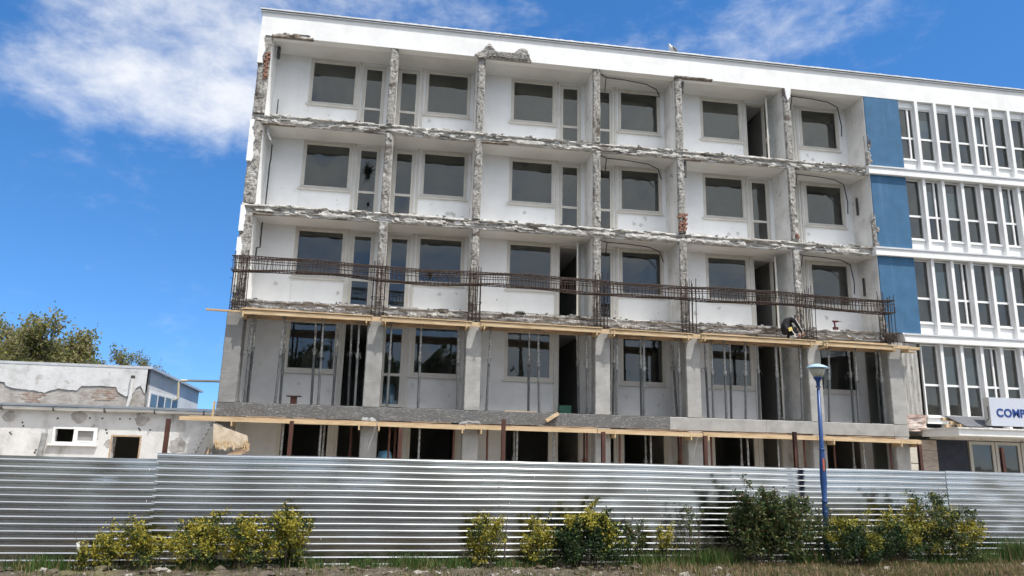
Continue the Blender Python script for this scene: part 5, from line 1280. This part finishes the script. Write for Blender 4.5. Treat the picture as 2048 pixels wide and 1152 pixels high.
# stones and clods
mb = MB(); rr = random.Random(12)
for i in range(800):
    x = rr.uniform(-2, 18.5); y = fence_y(x)-rr.uniform(.15, 2.2); r_ = rr.uniform(.008, .03)*(1 if rr.random() < .93 else 2.6)
    blob(mb, (x, y, gh(x, y)+r_*.25), (r_*rr.uniform(.8,1.5), r_, r_*rr.uniform(.5,.9)), i, .35, 7, 5, mi=0 if rr.random() < .6 else 1)
for i in range(120):
    x = rr.uniform(-1.5, 9) if i < 95 else rr.uniform(9, 18); y = fence_y(x)-rr.uniform(.45, 1.9); r_ = rr.uniform(.035, .085)
    blob(mb, (x, y, gh(x, y)+r_*.1), (r_*rr.uniform(.9,1.5), r_, r_*rr.uniform(.45,.75)), i+2000, .55, 9, 6, mi=0 if rr.random() < .8 else 1)
tag(mb.build('stones', [soil, mat('pale_stones', (.45,.42,.38), .9, ramp=[(.3,(.22,.20,.175)),(.7,(.36,.335,.30))], scale=20)]), 'scattered pale stones and clods of earth before the hoarding', 'stones', kind='stuff')

# trees
def tree(label, base, H, crown, seed, nl, ll, group=None, mats=None, first=.35, spread=.8):
    rr = random.Random(seed); e = empty('tree', label, 'tree', group, loc=base); st = MB(); tips = []
    def br(p, d, l, r_, dep):
        k = 3; pts = [p]; q = p.copy(); dd = d.copy()
        for i in range(k):
            dd = (dd+rv(rr)*.18+Vector((0,0,.06))).normalized(); q = q+dd*l/k; pts.append(q.copy())
        st.tube(pts, [r_, r_*.85, r_*.7, r_*.5], 6 if dep < 2 else 4, caps=False)
        if dep >= 2: tips.extend(pts[1:])
        if dep == 4: return
        for j in range(rr.choice((3, 4)) if dep else 6):
            t = rr.uniform(first if dep == 0 else .35, 1.0); i = min(k-1, int(t*k)); pp = pts[i].lerp(pts[i+1], t*k-i)
            s_ = rv(rr); s_ = (s_-dd*s_.dot(dd)).normalized(); nd = (dd*(1-spread*.5)+s_*spread*rr.uniform(.5,1.0)+Vector((0,0,.15))).normalized()
            br(pp, nd, l*rr.uniform(.5,.72), r_*.5, dep+1)
    br(Vector((0,0,0)), Vector((0,0,1)), H*.52, H*.022, 0)
    lv = MB(); mats = mats or [lf_spring, lf_lime, lf_bronze]
    for i in range(nl):
        c = tips[rr.randrange(len(tips))]; p = c+rv(rr)*rr.uniform(.02, crown)
        leaf(lv, p, (rv(rr)+Vector((0,0,-.2))).normalized(), rv(rr), ll*rr.uniform(.7,1.3), ll*.6, 0 if rr.random() < .62 else 1 if rr.random() < .75 else 2)
    lv.build('crown', mats, e); st.build('trunk', bark, e); return e
def fit(e, xl, xr, ztop, Y):
    cr = [c for c in e.children if c.name.startswith('crown')][0].data
    xs = sorted(v.co.x for v in cr.vertices); zs = sorted(v.co.z for v in cr.vertices); n_ = len(xs)
    a_, b_ = xs[int(n_*.05)], xs[int(n_*.95)]; top = zs[int(n_*.985)]
    sx = (xr-xl)/(b_-a_); sz = (ztop-GZ)/top; e.scale = (sx, sx, sz); e.location = (xl-a_*sx, Y, GZ)
for (lab, xl, xr, yt, Y, sd_, nl) in (('broad spring tree with thin olive leaves rising behind the hall roof', 45, 178, 658, 20, 5, 19000), ('olive tree cut by the picture edge behind the hall', -70, 60, 662, 23, 9, 15000), ('low treetop showing just above the hall roof corner', 150, 268, 700, 24, 17, 12000), ('tiny treetop peeping over the hall side wall', 305, 318, 732, 26, 21, 2500)):
    pa, pb = at(xl, yt, Y), at(xr, yt, Y)
    fit(tree(lab, (pa.x, Y, GZ), 6.5, .40, sd_, nl, .13, 'trees behind the hall'), pa.x, pb.x, (pa.z+pb.z)/2, Y)
# street trees on the far side of the road, behind the photographer; the windows and the hoarding mirror them
proto = None
for i, (x, y, s_) in enumerate(((-34,-41,1.0),(-27,-37,1.1),(-21,-40,.95),(-15,-37,1.05),(-9.5,-39,1.1),(-4,-37,.95),(1.5,-40,1.1),(7,-37,1.0),(12.5,-40,.9),(56,-48,.9))):
    if proto is None:
        proto = tree('leafy street tree across the road, mirrored in the hoarding and lower windows', (x, y, GZ), 10.5, .75, 31, 9000, .36, 'street trees across the road', [lf_grn, lf_dark, lf_olive]); proto.location = (x, y, GZ)
    else:
        e = proto.copy(); COL.objects.link(e); e.location = (x, y, GZ); e.scale = (s_, s_, s_); e.rotation_euler = (0, 0, i*1.9)
        for ch in list(proto.children): c = ch.copy(); COL.objects.link(c); c.parent = e
